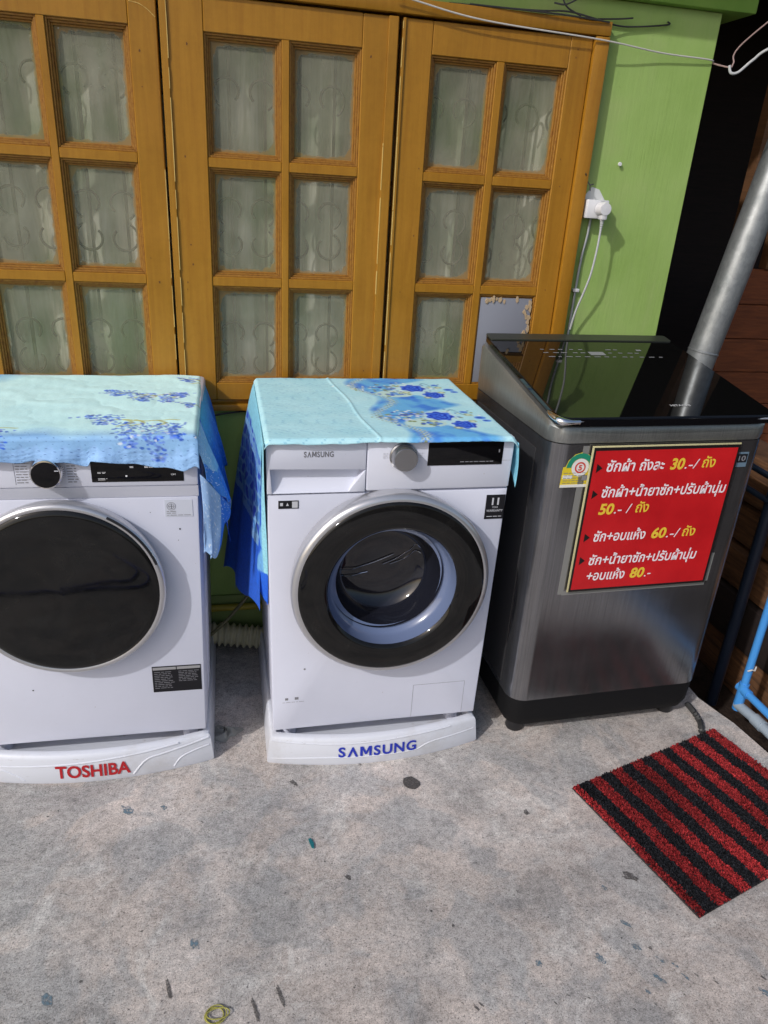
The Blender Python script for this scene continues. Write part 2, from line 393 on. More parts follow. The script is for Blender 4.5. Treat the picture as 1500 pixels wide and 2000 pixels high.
def glyphs(txt, bold=0., shear=0., depth=0.):
    """outlines of a line of text as (verts, faces), x from 0, baseline 0"""
    if 'Λ' in txt:                       # an A without its bar: the letter V turned upside down
        v, f = [], []; x = 0.
        for ch in txt:
            if ch == 'M':
                a = [(0, 0), (.16, 0), (.16, .45), (.31, .12), (.43, .12), (.58, .45), (.58, 0), (.74, 0), (.74, .7), (.55, .7), (.37, .30), (.19, .7), (0, .7)]; a = [(p[0], p[1]*ref_h('H', bold)/.7, 0) for p in a]; q = [(0, 1, 2, 11, 12), (2, 3, 10, 11), (3, 4, 10), (4, 5, 9, 10), (5, 6, 7, 8, 9)]
            else: a, q = glyphs('V' if ch == 'Λ' else ch, bold)
            lo = min(p[0] for p in a); hi = max(p[0] for p in a); tp = max(p[1] for p in a); bt = min(p[1] for p in a)
            o = len(v); v += [((hi-p[0]) if ch == 'Λ' else p[0]-lo, 0, 0)[:1]+((tp+bt-p[1]) if ch == 'Λ' else p[1], 0) for p in a]
            v[o:] = [(p[0]+x, p[1], 0) for p in v[o:]]; f += [tuple(i+o for i in (r_[::-1] if ch == 'Λ' else r_)) for r_ in q]; x += hi-lo+.13
        return v, f
    c = bpy.data.curves.new('text', 'FONT'); c.body = txt; c.shear = shear; c.offset = bold; c.resolution_u = 4
    o = bpy.data.objects.new('text', c); COL.objects.link(o)
    dg = bpy.context.evaluated_depsgraph_get(); dg.update()
    me = bpy.data.meshes.new_from_object(o.evaluated_get(dg))
    v = [p.co[:] for p in me.vertices]; f = [tuple(p.vertices) for p in me.polygons]
    bpy.data.objects.remove(o); bpy.data.curves.remove(c); bpy.data.meshes.remove(me)
    return v, f
_h = {}
def ref_h(ch, bold=0., shear=0.):
    k = (ch, bold)
    if k not in _h:
        v, _ = glyphs(ch, bold); _h[k] = max(p[1] for p in v)
    return _h[k]
def put_text(mb, txt, x0, x1, z, h, y, ref='H', bold=0., shear=0., mi=0, fn=None):
    """fit a line of text between x0 and x1 (plane x-z, facing -y) with the ref glyph h high"""
    v, f = glyphs(txt, bold, shear)
    a = min(p[0] for p in v); b = max(p[0] for p in v); sy = h/ref_h(ref, bold); sx = (x1-x0)/(b-a)
    vv = []
    for p in v:
        X = x0+(p[0]-a)*sx; Z = z+p[1]*sy
        vv.append(fn(X, Z) if fn else (X, y, Z))
    mb.add(vv, f, mi)
def dashes(mb, x0, x1, z0, z1, rows, y, mi=0, fill=.8, th=.35):
    dz = (z1-z0)/rows
    for i in range(rows):
        z = z0+dz*(i+.5); x = x0; end = x0+(x1-x0)*(fill+random.random()*(1-fill))
        while x < end-.002:
            L = min(random.uniform(.005, .016), end-x); mb.add([(x, y, z-dz*th/2), (x+L, y, z-dz*th/2), (x+L, y, z+dz*th/2), (x, y, z+dz*th/2)], [(0, 1, 2, 3)], mi); x += L+.0025

# ------------------------------------------------------------------ the setting
g = MB().add([(-120, -120, -.26), (120, -120, -.26), (120, 120, -.26), (-120, 120, -.26)], [(0, 1, 2, 3)]).build('ground', M_DIRT, smooth=0)
tag(g, kind='structure')
edge = [(1.225, .9), (1.215, -.2), (1.205, -.5), (1.23, -.585), (1.245, -.63), (1.258, -.72), (1.268, -.8), (1.30, -.95), (1.31, -1.2), (1.36, -2.), (1.4, -7)]
slab = MB().prism([(-7, .9), (-7, -7)]+[(x, y) for x, y in reversed(edge)], -.25, 0, 'z').build('concrete_floor', M_CONC, smooth=0)
tag(slab, kind='structure')

# green house wall (one masonry body with the window opening) and the beam above
WY = .02
wall = MB()
wall.box(-4, 1.1, WY, .22, 0, .868)                # below the window
wall.box(.757, 1.1, WY, .22, .868, 1.99)           # pier
wall.box(-4, -2.7, WY, .22, .868, 1.99)
wall.box(-2.7, .757, WY, .22, 1.935, 1.99)
wall.box(-4, 1.1, .22, .24, 0, .03)
house = wall.build('house_wall', M_GREEN, smooth=0)
tag(house, 'bright green painted masonry house wall around the ochre wooden window', 'wall', kind='thing')
MB().box(-4, 1.19, -.006, .3, 1.992, 2.13, .004).build('lintel_beam', M_BEAM, house)
MB().box(-4, 1.28, -.14, 1.0, 2.131, 2.22, .004).build('shading_slab', M_BEAM, house)  # slab out of view, added so its shadow covers the lintel beam
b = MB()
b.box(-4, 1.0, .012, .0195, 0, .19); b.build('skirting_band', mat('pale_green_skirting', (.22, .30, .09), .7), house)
# dark room behind the window
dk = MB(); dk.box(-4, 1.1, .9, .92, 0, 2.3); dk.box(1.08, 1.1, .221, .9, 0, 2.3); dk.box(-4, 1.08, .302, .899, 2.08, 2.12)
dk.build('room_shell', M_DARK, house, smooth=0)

# ------------------------------------------------------------------ window
ROWS = [(1.817, 1.536), (1.512, 1.234), (1.209, .93)]
win = thing('wooden_window', 'ochre painted wooden window with three glazed sashes in the green wall', 'window', (0, 0, .866))
def W(mb, *a, **k): return mb
ZB = .866
def loc(mb):   # shift world z to the window's local frame
    mb.v = [(x, y, z-ZB) for x, y, z in mb.v]; return mb
fr = MB()
fr.box(.716, .757, -.012, .10, .866, 1.898, .002)
fr.box(-2.4, .757, -.012, .10, 1.900, 1.934, .002)
fr.box(-2.4, .716, .012, .10, .866, .876, .001)
fr.box(-2.4, .757, -.004, .10, .845, .864, .002)
loc(fr).build('window_frame', M_WOOD, win)
sashes = [(-1.046, -.437, [(-.965, -.735+.0), (-.716, -.505)]), (-.431, .1685, [(-.327, -.134), (-.114, .074)]), (.1785, .714, [(.261, .445), (.467, .65)])]
sashes[0] = (-1.03, -.4375, [(-.905, -.715), (-.696, -.505)])
SASHLAB = ['leftmost sash with ochre paint', None, 'sash with a grey board in place of one pane']
panes_xy = []
for si, (xa, xb, cols) in enumerate(sashes):
    f = MB(); D0, D1 = 0., .036
    zt, zb = 1.893, .879
    # stiles, rails, muntins butted end to end
    f.box(xa, cols[0][0], D0, D1, zb, zt, .0022, 1); f.box(cols[-1][1], xb, D0, D1, zb, zt, .0022, 1)
    f.box(cols[0][0]+.0005, cols[-1][1]-.0005, D0+.0006, D1, ROWS[0][0], zt, .0015, 1)
    f.box(cols[0][0]+.0005, cols[-1][1]-.0005, D0+.0006, D1, zb, ROWS[2][1], .0015, 1)
    f.box(cols[0][1], cols[1][0], D0+.0012, D1, ROWS[2][1], ROWS[0][0], .0015, 1)
    for c0, c1 in cols:
        for (t, bt), (t2, b2) in zip(ROWS[:-1], ROWS[1:]):
            f.box(c0+.0005, c1-.0005, D0+.0018, D1, t2, bt, .0015, 1)
    if si == 1:   # rebate lips beside the gaps
        f.box(.1405, .1655, -.006, 0, zb, zt, .001, 1); f.box(-.431, -.414, -.0045, 0, zb, zt, .001, 1)
    if si == 2:
        f.box(.1785, .186, -.005, 0, zb, zt, .001, 1)
    sash = loc(f).build('sash', M_WOOD, win)
    wl = MB()
    for (xw, z0, z1) in {0: [(-.4385, 1.0, 1.5)], 1: [(-.4143, .9, 1.89), (.1408, 1.2, 1.6)], 2: [(.1790, .9, 1.885)]}[si]:
        z = z0
        while z < z1:
            L = random.uniform(.03, .16); wl.box(xw-.0009, xw+random.uniform(.0003, .0012), {0: -.0004, 1: -.0051, 2: -.0056}[si] if xw < .1 or si == 2 else -.0064, .001, z, min(z+L, z1)); z += L+random.choice([0, .002, .02])
    if si == 0:
        sp_ = smooth_path([(-.50, -.0004, 1.864), (-.478, -.0004, 1.861), (-.458, -.0004, 1.851), (-.440, -.0004, 1.836)], 8)
        wl.tube(sp_, [random.uniform(.0006, .002) for _ in sp_], 5, flat=.4)
    loc(wl).build('worn_edge', M_WORN, sash, smooth=0)
    nd = MB()
    for _ in range(9):
        x = random.choice([random.uniform(xa+.01, cols[0][0]-.01), random.uniform(cols[-1][1]+.01, xb-.03)]); z = random.uniform(.95, 1.87); r_ = random.uniform(.0012, .0028)
        nd.prism([(x+r_*random.uniform(.6, 1.2)*math.cos(a), z+r_*random.uniform(.8, 1.8)*math.sin(a)) for a in [k*math.pi/4 for k in range(8)]], -.0005, .001, 'y')
    loc(nd).build('chipped_paint', M_CHIP, sash, smooth=0)
    if SASHLAB[si]: sash['label'] = SASHLAB[si]
    mo = MB(); gl = MB(); ed = []
    for ci, (c0, c1) in enumerate(cols):
        for ri, (t, bt) in enumerate(ROWS):
            # stepped moulding: three little steps down to the glass
            for st, (ins, dep) in enumerate(((0, .006), (.005, .012), (.010, .019))):
                x0, x1, z0, z1 = c0+ins, c1-ins, bt+ins, t-ins; wd = .0052
                mo.box(x0, x0+wd, dep, .03, z0, z1, .001, 1); mo.box(x1-wd, x1, dep, .03, z0, z1, .001, 1)
                mo.box(x0+wd, x1-wd, dep+.0003, .03, z1-wd, z1, .001, 1); mo.box(x0+wd, x1-wd, dep+.0003, .03, z0, z0+wd, .001, 1)
            if si == 2 and ci == 1 and ri == 2: continue
            x0, x1, z0, z1 = c0+.012, c1-.012, bt+.012, t-.012; n = 9; o = len(gl.v)
            gl.grid(lambda u, v: (x0+(x1-x0)*u, .0255, z0+(z1-z0)*v), n, n)
            for j in range(n):
                for i in range(n):
                    ed.append(min(min(i, n-1-i)/(n-1)*(x1-x0), min(j, n-1-j)/(n-1)*(z1-z0))/.032)
    loc(mo).build('moulding', M_MOULD, sash)
    go = loc(gl).build('glass', M_PANE, sash, smooth=0)
    ca = go.data.color_attributes.new('edge', 'FLOAT_COLOR', 'POINT')
    ca.data.foreach_set('color', np.repeat(np.array(ed, float)[:, None], 4, 1).ravel())
    if si == 2:
        p = MB(); c0, c1 = cols[1]; t, bt = ROWS[2]
        p.box(c0+.006, c1-.010, .006, .012, bt+.006, t-.010, .001)
        po = loc(p).build('patch_board', M_PATCH, sash)
        q = MB()
        for i in range(60):
            u = random.random(); e = random.choice('RRRT')
            if e == 'R': x, z = c1-.012-random.random()**2*.02, bt+.01+u*.25
            else: x, z = c0+.01+u*(c1-c0-.03), t-.013-random.random()**2*.009
            r = random.uniform(.003, .008)
            q.prism([(x+r*random.uniform(.5, 1.1)*math.cos(a), z+1.6*r*random.uniform(.5, 1.1)*math.sin(a)) for a in [k*math.pi/4 for k in range(8)]], .0045-.00003*i, .0062, 'y')
        loc(q).build('peeling_paint', M_FLAKE, sash, smooth=0)
# iron scroll grille and curtain inside
gr = MB()
for x in [-1.02+.094*k for k in range(19)]:
    gr.box(x-.004, x+.004, .062, .068, .88, 1.89)
def scroll(cx, cz, r, s, fl):
    pts = [(cx+s*r*(1-.0*t)*math.cos(a)*(1-.35*t), .06, cz+fl*r*math.sin(a)*(1-.35*t)) for t, a in [(k/26, -1.1+5.0*k/26) for k in range(27)]]
    gr.tube(pts, .0035, 6)
for k in range(10):
    cx = -.98+.188*k
    for z0 in (1.66, 1.37, 1.03):
        for s in (-1, 1):
            scroll(cx+s*.043, z0+.036, .04, s, 1)
            if z0 != 1.66: scroll(cx+s*.043, z0-.05, .04, s, -1)
for z in (.9, 1.5, 1.87): gr.box(-1.1, .71, .059, .0615, z-.006, z+.006)
tag(gr.build('window_grille', M_IRON, smooth=0), 'iron scroll grille seen faintly behind the frosted window glass', 'grille')
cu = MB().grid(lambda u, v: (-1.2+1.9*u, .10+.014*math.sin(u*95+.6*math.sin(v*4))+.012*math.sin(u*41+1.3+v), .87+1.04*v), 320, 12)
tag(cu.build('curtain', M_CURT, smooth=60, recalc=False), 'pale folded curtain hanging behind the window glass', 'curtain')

# ------------------------------------------------------------------ machine stands
def stand(name, label, ox, oy, yaw, word, m_word, tx, ridges, W_=.61, cw=.6):
    root = thing(name, label, 'stand', (ox, oy, 0), R(yaw), 'white plastic machine stands')
    H = .087
    bow = lambda x: -.006-.044*max(0, 1-(x/(W_/2))**2)
    n = 40; xs = [-W_/2+W_*i/(n-1) for i in range(n)]
    poly = [(W_/2-.004, .56), (-W_/2+.004, .56)]+[(x, bow(x)) for x in xs]
    b = MB()
    # tray: outer skirt, rim, sunken top
    N = len(poly)
    def ring(k, z, ins):
        cx, cy = 0, .26
        return [(x*(1-ins/(W_/2)), (y-cy)*(1-ins/.29)+cy, z) for x, y in poly]
    rings = [ring(0, .0, 0), ring(0, .008, -.003), ring(0, H-.012, .004), ring(0, H-.004, .007), ring(0, H, .012), ring(0, H, .024), ring(0, H-.035, .028)]
    v = [p for r_ in rings for p in r_]; f = []
    for k in range(len(rings)-1):
        for i in range(N): f.append((k*N+i, k*N+(i+1) % N, (k+1)*N+(i+1) % N, (k+1)*N+i))
    f.append(tuple((len(rings)-1)*N+i for i in range(N))); f.append(tuple(range(N))[::-1])
    b.add(v, f)
    slope = lambda z: .004*(z-.008)/(H-.02)+.003*(1-(z-.008)/(H-.02))*-1
    def front(x, z, out=.0): return (x*.985, (bow(x)-.26)*(1-slope(z)/.29)+.26-out, z)
    for pts, rr in ridges:
        b.tube([front(x, z, -.0005) for x, z in [(q.x, q.z) for q in smooth_path([(x, 0, z) for x, z in pts], 10)]], rr, 8)
    b.build('tray', M_STAND, root, 40)
    t = MB(); put_text(t, word, tx[0], tx[1], tx[2], tx[3], 0, 'H', bold=.026, fn=lambda x, z: front(x, z, .0022))
    t.build('lettering', m_word, root, smooth=0)
    return root
SY = -.589; DY = -.550
stand('machine_stand', 'white stand under the dryer with red lettering and curved ridges', -.6745, DY+.004, -.97, 'TOSHIBA', M_RED, (-.098, .093, .021, .036),
      [([(.1, .012), (.135, .05), (.18, .06), (.3, .078)], .003), ([(.205, .012), (.225, .036), (.26, .048), (.3, .054)], .003), ([(-.3, .05), (-.1, .058), (.1, .072), (.22, .082)], .0028), ([(-.3, .04), (-.25, .045), (-.2, .025), (-.18, .012)], .003)])
stand('machine_stand', 'white stand under the front loading washer with blue lettering', .0864, SY+.004, .25, 'SΛMSUNG', M_BLUE, (-.115, .113, .030, .031),
      [([(-.3, .018), (-.17, .026), (-.03, .026), (.06, .026), (.115, .028), (.14, .038), (.165, .044), (.2, .046), (.3, .05)], .0028), ([(-.3, .074), (-.1, .070), (.08, .076), (.22, .08)], .0025)])

# ------------------------------------------------------------------ front loaders
def taper(mb, top, bot, H=.85):
    mb.v = [(x*(bot+(top-bot)*max(0, z)/H), y, z) for x, y, z in mb.v]; return mb
def door(root, c, prof_ring, prof_glass, ring_m, glass_m):
    d = MB().lathe(prof_ring, c, 'y', 96).build('door', ring_m, root, 40)
    MB().lathe(prof_glass, c, 'y', 96).build('door_glass', glass_m, d, 40)
    return d

# Samsung-like washer ------------------------------------------------
Z0 = .1024
wm = thing('washing_machine', 'white front loading washer with open round black rimmed door window, between dryer and steel washer', 'washing machine', (.0864, SY, Z0), R(.25))
T = (1.012, .968)
def open_box(mb, x0, x1, y0, y1, z0, z1, bev):
    t_ = MB().box(x0, x1, y0, y1, z0, z1, bev)
    keep = [q for q in t_.f if not (len(q) == 4 and all(abs(t_.v[i][1]-y0) < 1e-6 for i in q) and abs(t_.v[q[0]][2]-t_.v[q[2]][2]) > .2)]
    return mb.add(t_.v, keep)
def holed_panel(mb, x0, x1, y0, y1, z0, z1, cx, cz, r, e=.005):
    """front sheet with rounded outer edge and a round opening"""
    n = 96; inn = [(cx+r*math.cos(2*math.pi*k/n), cz+r*math.sin(2*math.pi*k/n)) for k in range(n)]
    def rect(d):
        out = []
        for x, z in inn:
            a, b_ = x-cx, z-cz; ts = []
            if a > 1e-9: ts.append((x1-d-cx)/a)
            if a < -1e-9: ts.append((x0+d-cx)/a)
            if b_ > 1e-9: ts.append((z1-d-cz)/b_)
            if b_ < -1e-9: ts.append((z0+d-cz)/b_)
            t_ = min(ts); out.append((cx+a*t_, cz+b_*t_))
        for X, Z in ((x0+d, z0+d), (x1-d, z0+d), (x1-d, z1-d), (x0+d, z1-d)):
            k = min(range(n), key=lambda i: (out[i][0]-X)**2+(out[i][1]-Z)**2); out[k] = (X, Z)
        return out
    rings = [(inn, y1), (inn, y0), (rect(e), y0), (rect(e*.3), y0+e*.3), (rect(0), y0+e), (rect(0), y1)]
    v = [(x, y, z) for ring_, y in rings for x, z in ring_]; f = [(k*n+i, k*n+(i+1) % n, (k+1)*n+(i+1) % n, (k+1)*n+i) for k in range(5) for i in range(n)]
    return mb.add(v, f)
c = MB(); open_box(c, -.297, .297, .03, .545, .0, .85, .008)
holed_panel(c, -.3, .3, .0, .0295, .006, .7125, .0065, .4705, .238)                     # front panel
for x in (-.25, .25):
    for y in (.06, .5): c.lathe([(.022, -.058), (.02, .0)], (x, y, 0), 'z', 16)
taper(c, *T).build('cabinet', M_WHITE, wm)
p = MB()
p.box(-.066, .3, -.004, .0295, .7165, .8495, .006)               # control panel, right
p.prism([(-.3, .716), (-.288, .716), (-.292, .778), (-.0675, .773), (-.0675, .8495), (-.3, .8495)], -.004, .0295, 'y', bev=.0015)
p.prism([(-.1085, .7165), (-.0675, .7165), (-.0675, .7725)], -.004, .0295, 'y', bev=.001)
cp = taper(p, *T).build('control_panel', M_WHITEP, wm)
h = MB().grid(lambda u, v: (-.2915+u*(.224-.035*(1-v)), -.003+.031*v**.6, .7165+.058*v), 24, 12)
taper(h, *T).build('drawer_handle', M_WHITEP, wm)
d = MB().lathe([(.034, -.004), (.034, -.008), (.031, -.010), (.030, -.032), (.028, -.035), (.0, -.0352)], (.0215, 0, .806), 'y', 48, close=False)
d.build('dial', M_DIALF, wm)
s = MB(); s.box(.083, .274, -.0056, -.003, .780, .8405, .0008); ds = s.build('display', M_BLKG, wm)
s = MB(); dashes(s, .165, .255, .786, .792, 1, -.0062, fill=1)
s.add([(.262, -.0062, .812), (.265, -.0062, .812), (.265, -.0062, .82), (.262, -.0062, .82)], [(0, 1, 2, 3)]); s.build('display_marks', M_DLINE, ds, smooth=0)
s = MB(); put_text(s, 'SΛMSUNG', -.216, -.1465, .8075, .0135, -.0048, bold=.02); s.build('lettering', M_GREYL, cp, smooth=0)
s = MB(); dashes(s, -.028, -.016, .800, .815, 3, -.0048); dashes(s, .058, .07, .800, .815, 3, -.0048); dashes(s, .274, .298, .788, .793, 1, -.0048, fill=1); s.build('panel_print', M_LINE, cp, smooth=0)
# door
DC = (.0065, 0, .4705)
rg = [(.235, .0), (.2505, -.0005), (.254, -.018), (.2562, -.040), (.2545, -.048), (.249, -.054), (.2435, -.0565), (.239, -.0562)]
dr = MB().lathe(rg, DC, 'y', 96, close=False).build('door', M_SILVER, wm, 50)
MB().lathe([(.2395, -.0555), (.2375, -.0585), (.232, -.0605), (.205, -.0635), (.178, -.0635), (.171, -.061), (.166, -.054)], DC, 'y', 96, close=False).build('door_rim', M_DOORG, dr, 50)
MB().lathe([(.167, -.0555), (.166, -.045), (.161, -.026), (.1555, -.014), (.138, -.005)], DC, 'y', 96, close=False).build('gasket', M_GASK, dr, 60)
BC = (DC[0]-.006, 0, DC[2]+.006)
bw = MB(); bw.lathe([(.1475, -.0125), (.144, .004), (.137, .028), (.127, .05), (.112, .064), (.09, .072), (.05, .077), (.012, .078), (.0, .078)], BC, 'y', 96, close=False)
bw.build('window_bowl', M_BOWL, dr, 60)
# glints on the bowl, put in as thin chrome lines
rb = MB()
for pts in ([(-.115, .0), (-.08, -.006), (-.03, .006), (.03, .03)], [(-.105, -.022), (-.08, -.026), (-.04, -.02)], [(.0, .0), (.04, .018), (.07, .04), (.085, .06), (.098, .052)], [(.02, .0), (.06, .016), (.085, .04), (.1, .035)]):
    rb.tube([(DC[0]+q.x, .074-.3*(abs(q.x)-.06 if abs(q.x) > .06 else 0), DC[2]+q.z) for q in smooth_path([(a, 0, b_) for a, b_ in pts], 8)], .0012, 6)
rb.build('glint_line', M_CHROME, dr)
# stickers and small marks
s = MB(); s.box(-.275, -.227, -.0012, .0005, .6765, .697); st = s.build('sticker', M_LABEL, wm, smooth=0)
s = MB(); s.add([(-.2425, -.0016, .6785), (-.229, -.0016, .6785), (-.229, -.0016, .695), (-.2425, -.0016, .695)], [(0, 1, 2, 3)])
s.add([(-.271, -.0016, .684), (-.264, -.0016, .684), (-.264, -.0016, .692), (-.271, -.0016, .692)], [(0, 1, 2, 3)]); s.add([(-.257, -.0016, .684), (-.25, -.0016, .684), (-.2535, -.0016, .692)], [(0, 1, 2)])
s.build('sticker_marks', M_LINE, st, smooth=0)
s = MB(); s.box(.2475, .298, -.0012, .0005, .629, .696); st = s.build('sticker', M_LABEL, wm, smooth=0)
s = MB(); put_text(s, '11', .263, .282, .669, .019, -.0018, bold=.03); put_text(s, 'YEAR', .265, .281, .6595, .005, -.0018); put_text(s, 'WARRANTY', .251, .295, .6495, .0062, -.0018, bold=.01)
dashes(s, .253, .293, .634, .639, 1, -.0018, fill=1); s.build('lettering', M_LINE, st, smooth=0)
s = MB()
for x0, x1, z0, z1 in ((.103, .257, .1205, .1213), (.257, .2578, .011, .1205), (.1022, .103, .011, .1205)): s.box(x0*.973, x1*.973, -.0006, .001, z0, z1)
s.build('filter_cover', mat('panel_seam', (.3, .3, .33), .6), wm, smooth=0)
s = MB(); s.lathe([(.0028, -.0008), (0, -.0009)], (-.2065, 0, .2056), 'y', 12, close=False); dashes(s, -.265, -.206, .095, .104, 1, -.0006, fill=1, th=.12)
s.box(-.258, -.25, -.0007, .0004, .107, .114); s.box(-.232, -.222, -.0007, .0004, .107, .115); s.build('printed_marks', M_DLINE, wm, smooth=0)

# dryer ---------------------------------------------------------------
dm = thing('clothes_dryer', 'white front loading dryer with large dark closed door, under the mint and blue cloth', 'clothes dryer', (-.6745, DY, .1036), R(-.97))
T = (1.02, .974)
c = MB(); c.box(-.3, .3, .012, .55, .0, .85, .010)
c.box(-.298, .298, .0, .0115, .004, .699, .004)
for x in (-.25, .25):
    for y in (.06, .5): c.lathe([(.022, -.059), (.02, .0)], (x, y, 0), 'z', 16)
for y in (.15, .19, .23): c.box(.299, .3025, y, y+.012, .02, .83, .001)
taper(c, *T).build('cabinet', M_WHITE, dm)
p = MB(); p.box(-.3, .3, -.012, .0115, .731, .8495, .005)
p.prism([(.0115, .6995), (.0115, .7305), (-.010, .7305), (.001, .6995)], -.299, .299, 'x')
cp = taper(p, *T).build('control_panel', M_WHITEP, dm)
d = MB().lathe([(.036, -.012), (.0365, -.02), (.034, -.034), (.0325, -.037), (.030, -.0375)], (-.0185, 0, .772), 'y', 48, close=False)
dl = d.build('dial', M_CHROME, dm)
MB().lathe([(.0302, -.037), (.0295, -.0395), (.02, -.0405), (.0, -.0405)], (-.0185, 0, .772), 'y', 48, close=False).build('dial_face', M_BLKG, dl)
s = MB(); s.box(.0015, .010, -.0412, -.0403, .7815, .7835); s.build('dial_mark', M_LINE, dl, smooth=0)
s = MB(); s.box(.0715, .272, -.0135, -.0115, .7435, .812, .0008); ds = s.build('display', M_BLKG, dm)
s = MB(); dashes(s, .085, .105, .764, .769, 2, -.0142, fill=1); dashes(s, .085, .105, .748, .754, 2, -.0142, fill=1)
for x in (.155, .187, .197): s.box(x, x+.008, -.0143, -.0134, .7775, .7815)
s.lathe([(.0022, -.0008), (0, -.0009)], (.1465, -.0135, .758), 'y', 10, close=False); put_text(s, 'OM', .244, .254, .7585, .004, -.0142)
s.build('display_marks', mat('lit_marks', (.8, .8, .82), .5), ds, smooth=0)
s = MB(); dashes(s, -.085, -.058, .742, .800, 9, -.0128, th=.3); dashes(s, .021, .044, .742, .793, 8, -.0128, th=.3)
for z in (.7895, .771, .752): s.box(-.085, -.05, -.0127, -.0118, z, z+.0006)
s.box(-.0885, -.088, -.0127, -.0118, .74, .81); s.build('panel_print', M_DLINE, cp, smooth=0)
DC = (-.012, 0, .4755)
dr = MB().lathe([(.21, .0), (.2225, -.0005), (.227, -.016), (.2295, -.032), (.2275, -.040), (.2225, -.0445), (.2165, -.0452), (.2135, -.043)], DC, 'y', 96, close=False).build('door', M_SILVER, dm, 45)
MB().lathe([(.2145, -.0435), (.2125, -.046), (.2, -.0485), (.12, -.0525), (.0, -.054)], DC, 'y', 96, close=False).build('door_glass', M_DOORG, dr, 50)
ar = MB()
for r0, a0, a1 in ((.2225, 18, 62),):
    ar.tube([(DC[0]+r0*math.cos(R(a)), -.0435, DC[2]+r0*math.sin(R(a))) for a in range(a0, a1, 2)], .0034, 8)
ar.build('door_handle', M_BLACK, dr)
s = MB(); s.box(.2235, .287, -.001, .0005, .6475, .6915); st = s.build('sticker', M_STICK, dm, smooth=0)
s = MB(); cx, cz = .2385, .675
for r_ in (.0098, .0062): s.tube([(cx+r_*math.cos(a), -.0013, cz+r_*math.sin(a)) for a in [k*math.pi/14 for k in range(29)]], .0005, 5)
s.box(cx-.007, cx+.007, -.0018, -.0011, cz-.0005, cz+.0005); s.box(cx-.0005, cx+.0005, -.002, -.0012, cz-.007, cz+.007)
dashes(s, .2275, .249, .655, .664, 2, -.0016, fill=.95); dashes(s, .2275, .284, .650, .654, 1, -.0016, fill=1); s.build('sticker_marks', M_DLINE, st, smooth=0)
s = MB(); s.box(.162, .2855, -.0012, .0005, .140, .2205); st = s.build('sticker', M_LABEL, dm, smooth=0)
s = MB(); s.box(.164, .222, -.0018, -.0011, .210, .218); s.box(.2245, .2835, -.0018, -.0011, .210, .218); s.build('sticker_heading', mat('label_grey', (.3, .3, .31), .5), st, smooth=0)
s = MB(); dashes(s, .167, .218, .150, .206, 10, -.0018, th=.35); dashes(s, .228, .281, .170, .206, 7, -.0018, th=.35); s.build('sticker_print', M_GREYL, st, smooth=0)
s = MB()
for x, z, r_ in ((.255, .615, .0022), (-.13, .172, .002), (.25, .585, .001), (.19, .66, .001)): s.lathe([(r_, -.0008), (0, -.0009)], (x, 0, z), 'y', 8, close=False)
s.build('chip', M_BLACK, dm, smooth=0)

# ------------------------------------------------------------------ cloths
def lin(*c): return np.array([((x/255+.055)/1.055)**2.4 if x/255 > .04045 else x/255/12.92 for x in c])
def blob(P, cx, cy, rx, ry, soft=.25):
    d = np.sqrt(((P[:, 0]-cx)/rx)**2+((P[:, 1]-cy)/ry)**2); return np.clip((1-d)/soft+.5, 0, 1)
def lay(C, m, col, a=1.): return C*(1-(m*a)[:, None])+np.asarray(col)*(m*a)[:, None]
def fbm(P, f, seed=0):
    q = np.random.default_rng(seed); o = np.zeros(len(P)); amp = 1.
    for _ in range(5):
        for _ in range(3):
            a = q.uniform(0, 6.28); ph = q.uniform(0, 6.28); o += amp*np.sin(f*(P[:, 0]*math.cos(a)+P[:, 1]*math.sin(a))+ph)/3
        f *= 1.9; amp *= .6
    return o
def set_col(o, C):
    ca = o.data.color_attributes.new('col', 'FLOAT_COLOR', 'POINT'); ca.data.foreach_set('color', np.hstack([C, np.ones((len(C), 1))]).ravel())

MINT = lin(212, 250, 250); MINT2 = lin(198, 244, 248); SKYB = lin(108, 160, 224); DEEP = lin(26, 82, 190); OLIVE = lin(190, 188, 96); LAV = lin(96, 128, 205)
def sprig(C, P, x0, y0, q, n, drop):
    """hanging blossom clusters on a yellow stem; P in metres on the sheet"""
    for i in range(26):
        t = i/25; C = lay(C, blob(P, x0+.17*t, y0+.006*math.sin(t*9), .006, .0028, .5), OLIVE, .8)
    for bx in (.05, .075, .125): 
        for i in range(12): C = lay(C, blob(P, x0+bx+.018*math.sin(i*.35), y0-.004*i, .005, .004, .5), OLIVE, .7)
    for k, (cx, cy, L, w_) in enumerate(drop):
        for i in range(n):
            t = q.random(); x = x0+cx+(t*.35)*L*.5+q.normal(0, w_*(1-t*.7)); y = y0+cy-t*L
            C = lay(C, blob(P, x, y, q.uniform(.0025, .0055), q.uniform(.0025, .005), .5), LAV*q.uniform(.6, 1.7) if q.random() < .75 else (DEEP*q.uniform(.9, 1.8) if q.random() < .7 else lin(225, 235, 245)), .8)
    return C
